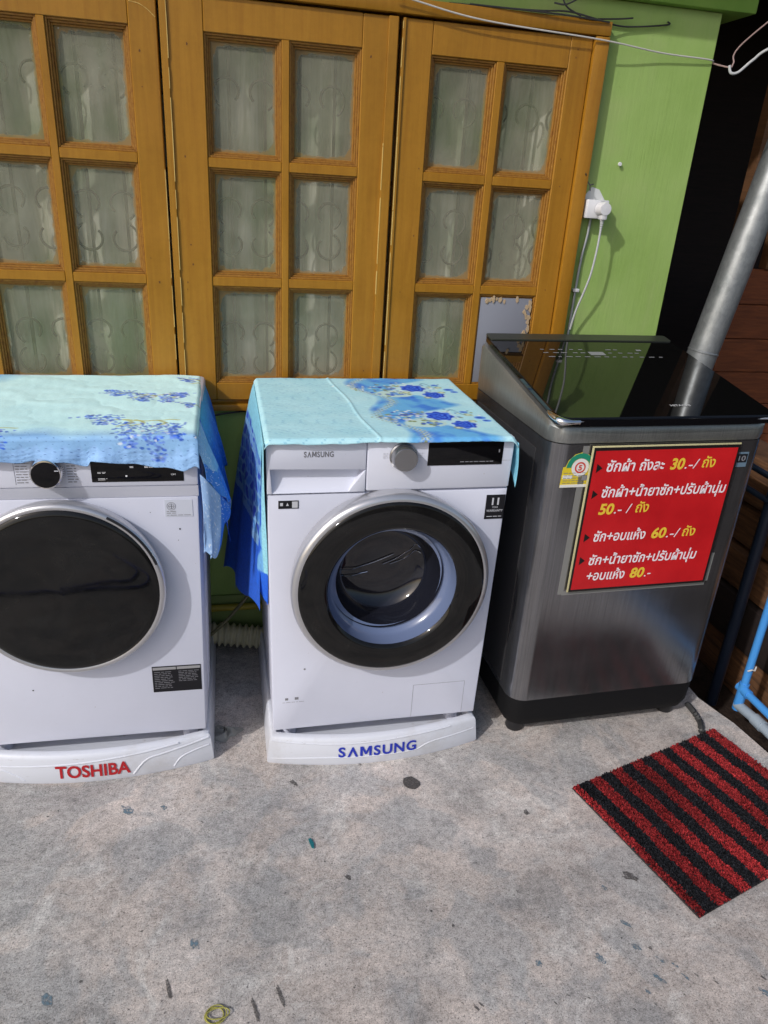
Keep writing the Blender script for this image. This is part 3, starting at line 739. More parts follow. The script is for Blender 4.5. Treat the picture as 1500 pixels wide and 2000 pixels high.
def cloth_one():
    # the mint sheet: top + front overhang as one sheet, u across x, t from back to past the front edge
    X0, X1 = -1.0, -.366; YB, YF = -.025, -.5685; ZT = .9565
    nu, nv = 250, 260; L = (YB-YF)+.095
    U, V = np.meshgrid(np.linspace(0, 1, nu), np.linspace(0, 1, nv)); U = U.ravel(); V = V.ravel()
    P = np.stack([X0+(X1-X0)*U, YB-V*L], 1)           # flat sheet coordinates
    x = P[:, 0].copy(); s = V*L; over = s-(YB-YF)
    hem = np.interp(x, [-1.0, -.79, -.74, -.70, -.68, -.65, -.62, -.606, -.600, -.55, -.5, -.45, -.4, -.37], [.045, .047, .051, .047, .046, .052, .059, .060, .049, .052, .060, .068, .074, .062])+.0015*np.sin(x*90)
    over = np.where(over > 0, over/.095*hem, over)
    rr = .012
    y = np.where(over < -rr, YB-s, 0.); z = np.full_like(x, ZT)
    a = np.clip((over+rr)/(rr*1.57), 0, 1)*np.pi/2
    arc = over >= -rr
    y = np.where(arc, YF+rr-rr*np.sin(a), y); z = np.where(arc, ZT-rr+rr*np.cos(a), z)
    dn = np.clip(over+rr-rr*1.57, 0, 1); z = z-dn; y = y-np.where(arc, .10*dn+.006*(1+np.sin(x*37+.7+6*fbm(P*np.array([1, 0]), 3, 6)))*np.clip(dn/.04, 0, 1), 0)
    wr = .0022*fbm(P, 17, 3)+.0018*np.abs(np.sin((x*.8+P[:, 1])*16+fbm(P, 7, 5)))**6
    z = z+np.where(arc, 0, np.abs(wr)*np.clip(-over/.05, 0, 1)); y = y-np.where(arc, .002*fbm(P, 60, 9)*np.clip(dn/.03, 0, 1), 0)
    # right border folds over the side edge
    ex = np.clip((x-(X1-.012))/.012, 0, 1); z = z-ex*ex*.010
    C = np.tile(MINT, (len(P), 1)); n1 = fbm(P, 30, 1)
    C = lay(C, np.clip(.5+.5*n1, 0, 1), MINT2, .3)
    C = lay(C, np.clip((fbm(P, 6, 12)-.3), 0, 1), lin(160, 222, 242), .3)
    bb = np.clip((-P[:, 1]-.515+.02*fbm(P, 14, 4))/.05, 0, 1)
    C = lay(C, bb, SKYB, .75); C = lay(C, np.clip((-P[:, 1]-.60+.01*np.sin(P[:, 0]*210))/.012, 0, 1), lin(150, 190, 238), .6)
    C = lay(C, blob(P, -1.0, -.02, .12, .10, .8), lin(60, 150, 215), .8)
    q = np.random.default_rng(5)
    C = sprig(C, P, -.575, -.225, q, 105, [(-.01, .04, .06, .026), (.05, .015, .09, .024), (.115, .01, .09, .022), (.15, .02, .05, .014)])
    C = sprig(C, P, -.585, -.455, q, 120, [(-.01, .045, .08, .028), (.05, -.01, .14, .026), (.105, -.02, .17, .024), (.155, -.02, .10, .018)])
    C = sprig(C, P, -.43, -.07, q, 50, [(.02, .02, .05, .018)])
    C = sprig(C, P, -.40, -.33, q, 50, [(.0, .03, .05, .016)])
    C = sprig(C, P, -.93, -.51, q, 60, [(-.01, .0, .10, .026), (.06, -.0, .12, .024), (.13, .0, .1, .02)])
    dash = (np.sin(P[:, 0]*190+7*np.sin(P[:, 1]*900))*np.sin(P[:, 1]*520) > .93)
    C = lay(C, dash.astype(float)*bb, lin(30, 60, 140), .7)
    f = [(j*nu+i, j*nu+i+1, (j+1)*nu+i+1, (j+1)*nu+i) for j in range(nv-1) for i in range(nu-1)]
    v = np.stack([x, y, z], 1)
    # side drape: hangs down the right flank, longest near the front corner
    def ruled(top, bot, nu2, nv2, bulge, fold, colf):
        tp = smooth_path(top, 12); bp = smooth_path(bot, 12); vv = []; cc = []
        for j in range(nv2):
            t = j/(nv2-1)
            for i in range(nu2):
                s_ = i/(nu2-1); A = tp[min(int(s_*(len(tp)-1)), len(tp)-2)].lerp(tp[min(int(s_*(len(tp)-1)), len(tp)-2)+1], s_*(len(tp)-1)-int(s_*(len(tp)-1)) if s_ < 1 else 1)
                k = min(int(s_*(len(bp)-1)), len(bp)-2); B = bp[k].lerp(bp[k+1], s_*(len(bp)-1)-k)
                p_ = A.lerp(B, t); p_.x += bulge*math.sin(math.pi*t)*(.5+.5*s_)+fold*math.sin(s_*17+2)*t; p_.y += fold*.6*math.sin(t*7+s_*9)*t
                p_.z += .004*math.sin(s_*37)*t
                vv.append(p_[:]); cc.append(colf(s_, t))
        ff = [(j*nu2+i, j*nu2+i+1, (j+1)*nu2+i+1, (j+1)*nu2+i) for j in range(nv2-1) for i in range(nu2-1)]
        return vv, ff, cc
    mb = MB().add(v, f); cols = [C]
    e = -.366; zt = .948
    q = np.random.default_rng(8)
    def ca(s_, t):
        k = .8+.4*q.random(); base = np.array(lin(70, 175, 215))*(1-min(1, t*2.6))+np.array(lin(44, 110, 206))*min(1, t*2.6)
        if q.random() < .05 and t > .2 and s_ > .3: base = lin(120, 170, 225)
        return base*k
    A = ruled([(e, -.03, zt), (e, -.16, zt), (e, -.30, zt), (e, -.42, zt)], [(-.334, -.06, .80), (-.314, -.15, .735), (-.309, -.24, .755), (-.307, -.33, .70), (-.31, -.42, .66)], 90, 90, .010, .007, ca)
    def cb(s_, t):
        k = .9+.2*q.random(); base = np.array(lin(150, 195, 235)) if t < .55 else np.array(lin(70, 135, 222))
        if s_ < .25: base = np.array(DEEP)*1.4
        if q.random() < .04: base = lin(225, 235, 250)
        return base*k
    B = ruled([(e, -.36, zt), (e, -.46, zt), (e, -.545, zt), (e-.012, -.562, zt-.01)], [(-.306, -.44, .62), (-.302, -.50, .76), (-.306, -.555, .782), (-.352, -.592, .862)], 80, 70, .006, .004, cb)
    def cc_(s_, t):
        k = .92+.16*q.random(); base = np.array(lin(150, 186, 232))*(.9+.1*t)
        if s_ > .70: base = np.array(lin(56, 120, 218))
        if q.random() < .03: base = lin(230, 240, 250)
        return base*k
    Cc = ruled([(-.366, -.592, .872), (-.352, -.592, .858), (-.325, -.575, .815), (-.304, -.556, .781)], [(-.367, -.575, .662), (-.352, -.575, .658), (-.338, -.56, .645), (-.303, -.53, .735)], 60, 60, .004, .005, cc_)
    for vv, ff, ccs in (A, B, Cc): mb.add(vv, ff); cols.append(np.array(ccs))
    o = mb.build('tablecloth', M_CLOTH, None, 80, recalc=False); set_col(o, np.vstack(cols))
    sm = o.modifiers.new('thickness', 'SOLIDIFY'); sm.thickness = .0007; sm.offset = 1
    return tag(o, 'mint and blue cloth with blossom sprigs draped over the dryer', 'cloth', 'cloths over the machines')
cloth_one()

def rose(C, P, cx, cy, r):
    th = np.arctan2(P[:, 1]-cy, P[:, 0]-cx); d = np.hypot(P[:, 0]-cx, P[:, 1]-cy)
    edge_ = r*(1+.1*np.sin(th*7+cx*90)); m = np.clip((edge_-d)/.003, 0, 1)
    C = lay(C, m, lin(44, 92, 214)); 
    pet = (np.sin(d/r*15+2.2*np.sin(th*3+d*80)) > .45).astype(float)*m
    C = lay(C, pet, lin(20, 44, 168), .8); return lay(C, ((np.sin(d/r*15+2.2*np.sin(th*3+d*80)) < -.8)*m), lin(100, 150, 240), .6)
def cloth_two():
    X0, X1 = -.221, .392; YB, YF = -.042, -.609; ZT = .9565
    nu, nv = 260, 240
    U, V = np.meshgrid(np.linspace(0, 1, nu), np.linspace(0, 1, nv)); U = U.ravel(); V = V.ravel()
    P = np.stack([X0+(X1-X0)*U, YB+(YF-YB)*V], 1); x, y = P[:, 0].copy(), P[:, 1].copy()
    z = ZT+.0010*np.abs(fbm(P, 24, 2))+.00012*np.sin(y*330+6*np.sin(x*30)+4*fbm(P, 20, 7))
    fold = x-(.002+(-.042-y)*.075+.004*np.sin(y*18))
    z += .0022*np.exp(-(fold/.004)**2)
    fe = np.clip((V-.975)/.025, 0, 1); z -= fe**2*(.010+.0022*fbm(P*np.array([1, 0]), 40, 21)); y -= fe*.0018*fbm(P*np.array([1, 0]), 28, 22)
    re = np.clip((U-.97)/.03, 0, 1); z -= re**2*.016; x += 0
    le = np.clip((.02-U)/.02, 0, 1); z -= le**2*.012
    Q = P.copy(); Q[:, 0] = fold+.002
    C = np.tile(lin(186, 230, 238), (len(P), 1)); C = lay(C, np.clip(.5+.5*fbm(P, 40, 1), 0, 1), lin(160, 216, 230), .5)
    dash = (np.sin(P[:, 0]*150+5*np.sin(P[:, 1]*700))*np.sin(P[:, 1]*640) > .86)
    C = lay(C, dash.astype(float)*(fold < 0), lin(90, 165, 200), .55)
    C = lay(C, dash.astype(float)*(fold > .0), lin(110, 180, 210), .3)
    # blue ground of the printed band, repeating every 0.28 m in y
    fx = fold
    rep = (P[:, 1]+.042)/.285
    ph = rep-np.floor(rep)
    bw_ = .155+.07*np.cos(2*np.pi*(ph-.05))+.012*np.sin(P[:, 1]*70)
    band = np.clip((fx-.04-.025*np.sin(2*np.pi*ph)-.015)/.02, 0, 1)*np.clip((bw_-fx+.08)/.03, 0, 1)
    C = lay(C, band, lin(84, 168, 226), .85); C = lay(C, band*np.clip(fbm(P, 46, 6)+.2, 0, 1), lin(48, 110, 214), .75)
    lace = np.exp(-((fx-.085-.035*np.sin(2*np.pi*ph+.6))/.013)**2)*(np.sin(P[:, 0]*520+np.sin(P[:, 1]*410)*2) > -.5)
    C = lay(C, lace, lin(196, 216, 204), .85)
    C = lay(C, lace*(np.sin(P[:, 0]*330)*np.sin(P[:, 1]*390) > .35), lin(130, 138, 70), .85)
    q = np.random.default_rng(3)
    for y0 in (-.10, -.375, -.65):
        C = lay(C, blob(P, .163+(-.042-y0)*.075, y0-.115, .055, .034, .15), lin(190, 220, 214)); 
        for k in range(22): C = lay(C, blob(P, .163+(-.042-y0)*.075+q.normal(0, .022), y0-.115+q.normal(0, .013), .006, .006, .5), (lin(44, 92, 200), lin(120, 135, 70), lin(90, 150, 220))[k % 3], .9)
        bx = .235+(-.10-y0)*.02
        for k in range(120):
            C = lay(C, blob(P, bx+q.normal(-.05, .06), y0-.055+q.normal(0, .024), q.uniform(.003, .007), q.uniform(.003, .006), .5), (lin(205, 222, 205), lin(140, 150, 80), lin(235, 240, 235), lin(50, 80, 180))[k % 4], .8)
        for k in range(14):
            t = k/13; C = lay(C, blob(P, bx+.03+.06*t, y0-.02+.02*math.sin(t*7), .004, .003, .5), lin(60, 110, 150), .7)
        C = lay(C, blob(P, bx, y0-.055, .046, .044, .2), lin(196, 222, 232), .6); C = lay(C, blob(P, bx+.045, y0-.128, .040, .038, .2), lin(196, 222, 232), .6)
        C = rose(C, P, bx, y0-.055, .037); C = rose(C, P, bx+.045, y0-.128, .032)
        for dx, dy, r_ in ((.105, -.07, .016), (.115, -.095, .012), (.075, -.02, .011)): C = lay(C, blob(P, bx+dx, y0+dy, r_, r_*.8, .3), lin(70, 130, 225), .9); C = lay(C, blob(P, bx+dx-.002, y0+dy, r_*.5, r_*.4, .5), lin(30, 70, 190), .8)
        for dx, dy in ((.08, -.045), (.02, -.155), (-.03, -.1), (.075, -.10)): C = lay(C, blob(P, bx+dx, y0+dy, .012, .010, .4), lin(150, 160, 90), .7); C = lay(C, blob(P, bx+dx, y0+dy, .006, .005, .4), lin(220, 228, 200), .9)
        for dx in (-.13, -.10): 
            for k in range(10): C = lay(C, blob(P, bx+dx+.004*k, y0-.02+dx*.2, .004, .003, .5), lin(50, 70, 170), .8)
    v = np.stack([x, y, z], 1); f = [(j*nu+i, j*nu+i+1, (j+1)*nu+i+1, (j+1)*nu+i) for j in range(nv-1) for i in range(nu-1)]
    mb = MB().add(v, f); cols = [C]
    q = np.random.default_rng(9)
    # left drape, back tail long and swung outwards
    n2, m2 = 110, 150; vv = []; cc = []
    def hemz(s_): return .345+.03*math.sin(s_*9)+(.06 if s_ > .35 else 0)+.10*max(0, s_-.45)
    def outx(s_): return .078*(1-s_)**1.2+.020
    for j in range(m2):
        t = j/(m2-1)
        for i in range(n2):
            s_ = i/(n2-1); yy = YB-.03+(-.50-YB)*s_; z_ = .948+(hemz(s_)-.948)*t
            xx = X0-.001-outx(s_)*(t**.8)-.008*math.sin(s_*16+1)*t
            vv.append((xx, yy+.02*t*math.sin(s_*5), z_))
            d_ = .948-z_; k = .85+.3*q.random()
            c_ = lin(138, 204, 224) if d_ < .07 else lin(92, 150, 216)
            if .07 < d_ < .30:
                u = math.sin(s_*34+math.sin(d_*60)*1.5)*math.sin(d_*85+s_*5)
                c_ = lin(56, 86, 190) if u > .2 else (lin(130, 178, 216) if u > -.25 else lin(84, 138, 204))
                if abs(d_-.29) < .012 or abs(d_-.1) < .008: c_ = lin(120, 165, 210)
            elif d_ >= .30: c_ = lin(42, 92, 196)
            cc.append(np.array(c_)*k)
    mb.add(vv, [(j*n2+i, j*n2+i+1, (j+1)*n2+i+1, (j+1)*n2+i) for j in range(m2-1) for i in range(n2-1)]); cols.append(np.array(cc))
    # narrow front strip hanging down the front-left edge
    vv = []; cc = []; n2, m2 = 40, 150
    for j in range(m2):
        t = j/(m2-1)
        for i in range(n2):
            s_ = i/(n2-1); yy = -.48-.128*s_*(1-.35*t); zl = .485+.11*(1-s_)+.012*math.sin(s_*14)
            z_ = .948+(zl-.948)*t; xx = X0-.002-.012*math.sin(s_*9+t*3)*t-.012*(1-s_)*t
            vv.append((xx, yy, z_)); k = .85+.3*q.random(); d_ = .948-z_
            c_ = lin(150, 212, 226) if (d_ < .1 or s_ > .82) else (lin(46, 96, 206) if (math.sin(d_*70)+math.sin(s_*14+d_*20)) > .2 else lin(110, 170, 222))
            if d_ > .36: c_ = lin(40, 100, 214)
            cc.append(np.array(c_)*k)
    mb.add(vv, [(j*n2+i, j*n2+i+1, (j+1)*n2+i+1, (j+1)*n2+i) for j in range(m2-1) for i in range(n2-1)]); cols.append(np.array(cc))
    # short right border
    vv = []; cc = []; n2, m2 = 60, 20
    for j in range(m2):
        t = j/(m2-1)
        for i in range(n2):
            s_ = i/(n2-1); yy = YB+(YF+.004-YB)*s_; zz = .941-t*(.035+.075*s_**3+.008*math.sin(s_*20))
            vv.append((X1+.001+.012*math.sin(t*2.2)*(.6+.4*math.sin(s_*22))*s_, yy, zz)); cc.append(np.array(lin(130, 196, 218))*(.9+.2*q.random()))
    mb.add(vv, [(j*n2+i, j*n2+i+1, (j+1)*n2+i+1, (j+1)*n2+i) for j in range(m2-1) for i in range(n2-1)]); cols.append(np.array(cc))
    o = mb.build('tablecloth', M_CLOTH, None, 80, recalc=False); set_col(o, np.vstack(cols))
    sm = o.modifiers.new('thickness', 'SOLIDIFY'); sm.thickness = .0007; sm.offset = 1
    return tag(o, 'pale aqua cloth with dark blue roses draped over the front loading washer', 'cloth', 'cloths over the machines')
cloth_two()

# ------------------------------------------------------------------ steel top loader
HW, HD = .632, .575
tl = thing('top_loading_washer', 'tall dark steel top loading washer with black glass lid, beside the green pier', 'washing machine', (.481, -.604, 0), R(1.5))
def rrect(x0, x1, y0, y1, r, n=8):
    out = []
    for cx, cy, a0 in ((x1-r, y0+r, -90), (x1-r, y1-r, 0), (x0+r, y1-r, 90), (x0+r, y0+r, 180)):
        for k in range(n+1):
            a = R(a0+90*k/n); out.append((cx+r*math.cos(a), cy+r*math.sin(a)))
    return out
def loft(mb, sections):
    """sections: list of closed 3D rings with equal counts"""
    n = len(sections[0]); v = [p for s_ in sections for p in s_]; f = []
    for k in range(len(sections)-1):
        for i in range(n): f.append((k*n+i, k*n+(i+1) % n, (k+1)*n+(i+1) % n, (k+1)*n+i))
    f.append(tuple(range(n))[::-1]); f.append(tuple((len(sections)-1)*n+i for i in range(n))); return mb.add(v, f)
body_poly = rrect(0, HW, 0, HD, .052, 10)
def sec(z, ins=0, zf=None):
    return [(HW/2+(x-HW/2)*(1-2*ins/HW), HD/2+(y-HD/2)*(1-2*ins/HD), (zf(y) if zf else z)) for x, y in body_poly]
b = MB(); loft(b, [sec(.143), sec(.9345)]); body = b.build('body', M_STEEL, tl, 30)
b = MB(); loft(b, [sec(.03, .028), sec(.045, .012), sec(.07, .004), sec(.1415, .001)])
base = b.build('base', mat('matt_black_base', (.008, .008, .009), .65, spec=.15), tl, 30)
for x in (.055, HW-.055):
    for y in (.06, HD-.06):
        MB().lathe([(.026, 0), (.028, .006), (.022, .032)], (x, y, 0), 'z', 20).build('foot', M_BLACK, base)
top = lambda y: .985+.092*min(1, max(0, (y-.01)/(HD-.03)))
b = MB(); loft(b, [sec(.9365, .0015), sec(.95, -.001), sec(0, -.001, lambda y: top(y)-.012), sec(0, .004, lambda y: top(y)-.003), sec(0, .016, top)])
b.build('top_frame', M_TRIM, tl, 35)
# recessed side panel and handle hollow on the flank
s = MB(); s.box(-.003, .001, .08, HD-.06, .16, .90, .0015); s.build('side_panel', M_SIDE, tl)
# lid
ltop = lambda y: .985+.092*(y-.01)/(HD-.03)
def lidsec(dz, ins):
    pl = rrect(.004+ins, HW-.004-ins, -.012+ins, HD-.03-ins, .03, 6)
    return [(x, y, ltop(y)+.0085+dz) for x, y in pl]
b = MB(); loft(b, [lidsec(-.003, .004), lidsec(.004, 0), lidsec(.014, 0), lidsec(.0165, .003)])
lid = b.build('lid', M_LIDG, tl, 25)
b = MB(); loft(b, [[(x, y, z) for x, y, z in [(px, -.020+.02*py, .9855+.018*pz) for px, py, pz in [(.02+q*(HW-.04), .5-.5*math.sin(math.pi*q)**.3, s_) for q in [k/14 for k in range(15)]]+[(HW-.02-q*(HW-.04), 1.2, s_) for q in [k/14 for k in range(15)]]]] for s_ in (0, 1)])
b.build('lid_lip', M_BLKG, lid, 30)
b = MB(); b.tube(smooth_path([(.0035, .05, 1.004), (.004, .02, .9995), (.012, -.004, .9965), (.03, -.0125, .9965), (.058, -.014, .997)], 6), [.006+.005*math.sin(math.pi*min(1, k/20)) for k in range(25)], 12); b.build('hinge_corner', M_CHROME, lid)
b = MB(); b.tube([(.05, -.0138, .9985), (HW-.03, -.0138, .9985)], .0028, 8); b.build('lid_trim', M_SILVER, lid)
b = MB(); loft(b, [[(x, y, ltop(y)+z_) for x, y in rrect(.010, HW-.010, HD-.078, HD-.0305, .008, 3)] for z_ in (.020, .0275, .0285)]); b.build('rear_trim', mat('dark_olive_trim', (.03, .034, .026), .4), lid, 30)
def on_lid(x, y, out=.001): return (x, y, ltop(y)+.0085+.0165+out)
s = MB()
def lidquad(x0, x1, y0, y1, o=.0006): s.add([on_lid(x0, y0, o), on_lid(x1, y0, o), on_lid(x1, y1, o), on_lid(x0, y1, o)], [(0, 1, 2, 3)])
lidquad(.285, .335, HD-.19, HD-.165)
lidquad(.455, .472, HD-.155, HD-.145)
for r_, (yy, n) in enumerate(((HD-.115, 0), (HD-.15, 9), (HD-.175, 11), (HD-.205, 13))):
    for k in range(n):
        x = .14+k*.030+random.uniform(-.004, .004)
        if .27 < x < .345 and r_ < 3: continue
        lidquad(x, x+random.uniform(.010, .022), yy, yy+.0045)
s.build('lid_print', M_DLINE, lid, smooth=0)
s = MB(); put_text(s, 'HITACHI', 0, .058, 0, .010, 0, bold=.02, fn=lambda x, z: on_lid(.345+x, .045+z)); s.build('lettering', mat('lid_logo', (.5, .5, .5), .4), lid, smooth=0)
# energy sticker half under the sign, and the small grey-blue one
s = MB(); s.prism([(.040, .819), (.128, .819), (.128, .875), (.122, .892), (.106, .908), (.088, .913), (.07, .908), (.054, .892), (.048, .875), (.042, .874)], -.0008, .001, 'y'); es = s.build('energy_sticker', M_YSTICK, body, smooth=0)
s = MB(); pts = []
n = 14
pr = [(.088+.038*math.cos(math.pi*k/n), .873+.038*math.sin(math.pi*k/n)) for k in range(n+1)]+[(.088+.025*math.cos(math.pi*(n-k)/n), .873+.025*math.sin(math.pi*(n-k)/n)) for k in range(n+1)]
s.prism(pr, -.0014, -.0006, 'y'); s.build('sticker_arc', M_GSTICK, es, smooth=0)
s = MB(); s.lathe([(.024, -.0015), (0, -.0016)], (.088, 0, .873), 'y', 24, close=False); s.box(.040, .128, -.0014, -.0007, .8195, .827); s.box(.044, .07, -.0014, -.0007, .843, .853); s.build('sticker_white', M_WSTICK, es, smooth=0)
s = MB(); s.lathe([(.015, -.0018), (.011, -.0019)], (.088, 0, .873), 'y', 24, close=False); put_text(s, '5', .083, .093, .866, .014, -.002, bold=.03); s.build('sticker_figure', mat('sticker_red', (.6, .05, .03), .5), es, smooth=0)
s = MB(); dashes(s, .045, .12, .828, .862, 5, -.0017, th=.2); s.box(.098, .118, -.0018, -.0008, .838, .85); s.build('sticker_print', M_DLINE, es, smooth=0)
s = MB(); s.box(.5435, .580, -.0009, .001, .860, .902); ls = s.build('sticker', M_BSTICK, body, smooth=0)
s = MB(); s.box(.546, .5775, -.0014, -.0007, .873, .897); s.build('sticker_field', M_LABEL, ls, smooth=0)
s = MB(); put_text(s, '10', .551, .573, .878, .014, -.002, bold=.02); s.build('lettering', M_DLINE, ls, smooth=0)
# sticky-tape remains
s = MB(); s.box(.088, .105, -.0008, .001, .50, .93); s.box(.1, .55, -.0009, .001, .497, .509); s.box(.5465, .558, -.0008, .001, .51, .6); s.build('tape', M_TAPE, body, smooth=0)

# ------------------------------------------------------------------ price sign (rests taped on the steel front)
sg = thing('price_sign', 'red price board with white and yellow Thai writing taped to the steel washer', 'sign', (.481+.11, -.604-.001, .51), R(1.5))
SW, SH = .4325, .4215
s = MB(); s.box(0, SW, -.0045, -.0015, 0, SH, .0006); s.build('board', M_EDGE, sg)
s = MB(); s.box(.0045, SW-.001, -.0053, -.0044, .001, SH-.004); s.build('border', M_SBLK, sg, smooth=0)
s = MB(); s.box(.0105, SW-.0085, -.0061, -.0052, .008, SH-.0125); s.build('face', M_SIGN, sg, smooth=0)
tw, ty, tb = MB(), MB(), MB(); yy = -.0067
TH = .0225; BO = .018; SHR = .12
put_text(tw, 'ซักผ้า', 0.0480, 0.1280, 0.3533, TH, yy, 'บ', BO, SHR)
put_text(tw, 'ถังละ', 0.1420, 0.2137, 0.3540, TH, yy, 'บ', BO, SHR)
put_text(ty, '30', 0.2314, 0.2728, 0.3540, .0305, yy, '0', .035, SHR)
put_text(tw, '.-/', 0.2749, 0.3160, 0.3543, .026, yy, '0', .0, SHR)
put_text(ty, 'ถัง', 0.3259, 0.3653, 0.3565, TH, yy, 'บ', BO, SHR)
put_text(tw, 'ซักผ้า+น้ำยาซัก+ปรับผ้านุ่ม', 0.0480, 0.4179, 0.2816, TH, yy, 'บ', BO, SHR)
put_text(ty, '50', 0.0481, 0.0920, 0.2331, .0305, yy, '0', .035, SHR)
put_text(tw, '.- /', 0.0940, 0.1442, 0.2338, .026, yy, '0', .0, SHR)
put_text(ty, 'ถัง', 0.1564, 0.1952, 0.2345, TH, yy, 'บ', BO, SHR)
put_text(tw, 'ซัก+อบแห้ง', 0.0494, 0.2034, 0.1538, TH, yy, 'บ', BO, SHR)
put_text(ty, '60', 0.2221, 0.2663, 0.1545, .0305, yy, '0', .035, SHR)
put_text(tw, '.-/', 0.2685, 0.3091, 0.1540, .026, yy, '0', .0, SHR)
put_text(ty, 'ถัง', 0.3173, 0.3573, 0.1555, TH, yy, 'บ', BO, SHR)
put_text(tw, 'ซัก+น้ำยาซัก+ปรับผ้านุ่ม', 0.0488, 0.3797, 0.0827, TH, yy, 'บ', BO, SHR)
put_text(tw, '+อบแห้ง', 0.0507, 0.1660, 0.0345, TH, yy, 'บ', BO, SHR)
put_text(ty, '80', 0.1826, 0.2263, 0.0347, .0305, yy, '0', .035, SHR)
put_text(tw, '.-', 0.2283, 0.2478, 0.0347, .026, yy, '0', .0, SHR)
tb.add([(0.0189, yy, 0.3504), (0.0354, yy, 0.3629), (0.0189, yy, 0.3754)], [(0, 1, 2)])
tb.add([(0.0201, yy, 0.2779), (0.0366, yy, 0.2904), (0.0201, yy, 0.3029)], [(0, 1, 2)])
tb.add([(0.0211, yy, 0.1534), (0.0376, yy, 0.1659), (0.0211, yy, 0.1784)], [(0, 1, 2)])
tb.add([(0.0198, yy, 0.0841), (0.0363, yy, 0.0966), (0.0198, yy, 0.1091)], [(0, 1, 2)])
tw.build('lettering', M_SWHITE, sg, smooth=0); ty.build('lettering', M_SYEL, sg, smooth=0); tb.build('bullets', M_SBLK, sg, smooth=0)

# ------------------------------------------------------------------ doormat
mt = thing('doormat', 'red and black striped looped doormat on the concrete', 'doormat', (.8745, -.945, 0), 0)
A, Bq, Cq = Vector((.601, -.816)), Vector((.722, -1.231)), Vector((1.152, -.655))
ax = (Cq-A); ay = (Bq-A); ML, MW = ax.length, ay.length; ax.normalize(); ay.normalize(); O = A-Vector((.8745, -.945))
def mp(u, v, z): p_ = O+ax*u+ay*v; return (p_.x, p_.y, z)
s = MB(); s.add([mp(0, 0, .0015), mp(ML, 0, .0015), mp(ML, MW, .0015), mp(0, MW, .0015), mp(0, 0, .006), mp(ML, 0, .006), mp(ML, MW, .006), mp(0, MW, .006)], [(0, 1, 2, 3), (4, 5, 6, 7), (0, 1, 5, 4), (1, 2, 6, 5), (2, 3, 7, 6), (3, 0, 4, 7)]); s.build('backing', M_MATB, mt, smooth=0)
vv, ff, cc = [], [], []
q = np.random.default_rng(2)
NSTR = 15
for i in range(46000):
    u, v = q.random()*ML, q.random()*MW; uu = u+q.normal(0, .0007)
    k = int(np.clip(uu/ML*14.55+.45+.035*math.sin(v*21+1)+.03*math.sin(v*47+uu*30), 0, NSTR-1)); red = (k % 2 == 0)
    a = q.random()*6.28; h_ = q.uniform(.005, .009); r_ = q.uniform(.0014, .0026); du, dv_ = r_*math.cos(a), r_*math.sin(a); o = len(vv)
    eu, ev = q.normal(0, .0013), q.normal(0, .0013)
    vv += [mp(u-du, v-dv_, .005), mp(u+du, v+dv_, .005), mp(u+du*.8+eu, v+dv_*.8+ev, .005+h_), mp(u-du*.8+eu, v-dv_*.8+ev, .005+h_*.9)]; ff.append((o, o+1, o+2, o+3))
    wear = .8+.3*math.sin(u*13+2)*math.sin(v*11+.5); c_ = np.array((.36, .03, .034))*q.uniform(.5, 1.5)*wear if red else np.array((.013, .014, .018))*q.uniform(.5, 2.)
    cc += [c_*.7, c_*.7, c_, c_]
s = MB().add(vv, ff); po = s.build('pile', M_MAT, mt, smooth=0, recalc=False); set_col(po, np.array(cc))

# ------------------------------------------------------------------ right side: pole, pipes, timber, shed
s = MB(); pole_dir = Vector((1.433-1.349, 0, 1.507-1.019)).normalized(); base_p = Vector((1.349, .10, 1.019))-pole_dir*(1.019+.26)/pole_dir.z
s.tube([base_p+pole_dir*t for t in (0, .5, 1., 1.5, 2., 2.6, 3.0)], .0515, 40)
s.tube([base_p+pole_dir*t for t in (1.30, 1.302, 1.306, 1.308)], [.0515, .053, .053, .0515], 40, cap=False)
tag(s.build('steel_pole', M_GALV), 'leaning galvanised steel pole behind the steel washer', 'pole')

pp = thing('water_pipe', 'bright blue plastic water pipe with pale lower run beside the slab edge', 'pipe', (1.35, -.52, 0))
def lp(mb): mb.v = [(x-1.35, y+.52, z) for x, y, z in mb.v]; return mb
lp(MB().tube([(1.352, -.515, .9), (1.351, -.517, .345), (1.35, -.519, .02)], .0125, 16)).build('riser', M_PVC, pp)
lp(MB().tube([(1.35, -.519, .035), (1.35, -.66, .035), (1.35, -1.4, .04)], .0125, 16)).build('blue_run', M_PVC, pp)
s = MB(); s.tube([(1.35, -.519, -.045), (1.35, -.519, .06)], .016, 16); s.tube([(1.35, -.50, .035), (1.35, -.55, .035)], .016, 16); lp(s).build('tee', M_PVC, pp)
s = MB(); s.tube([(1.35, -.515, -.03), (1.35, -.60, -.02), (1.35, -1.4, -.012)], .0165, 16); s.tube([(1.35, -.6, -.02), (1.35, -.64, -.0195)], .020, 16); lp(s).build('lower_run', M_PVCG, pp)
s = MB(); s.tube([(1.335, -.53, .118), (1.345, -.536, .126), (1.356, -.536, .122), (1.366, -.527, .13)], .0025, 8); lp(s).build('tie', M_STRING, pp)

rk = thing('pipe_rack', 'dark blue painted pipe frame with two rungs behind the blue water pipe', 'pipe frame', (1.5, -.24, -.26))
def lr(mb): mb.v = [(x-1.5, y+.24, z+.26) for x, y, z in mb.v]; return mb
lr(MB().tube([(1.5, -.24, -.26), (1.5, -.24, .9)], .02, 16)).build('post', M_DKPIPE, rk)
for z in (.66, .58): lr(MB().tube([(1.48, -.10, z+.02), (1.52, -.8, z-.02)], .011, 12)).build('rung', M_DKPIPE, rk)

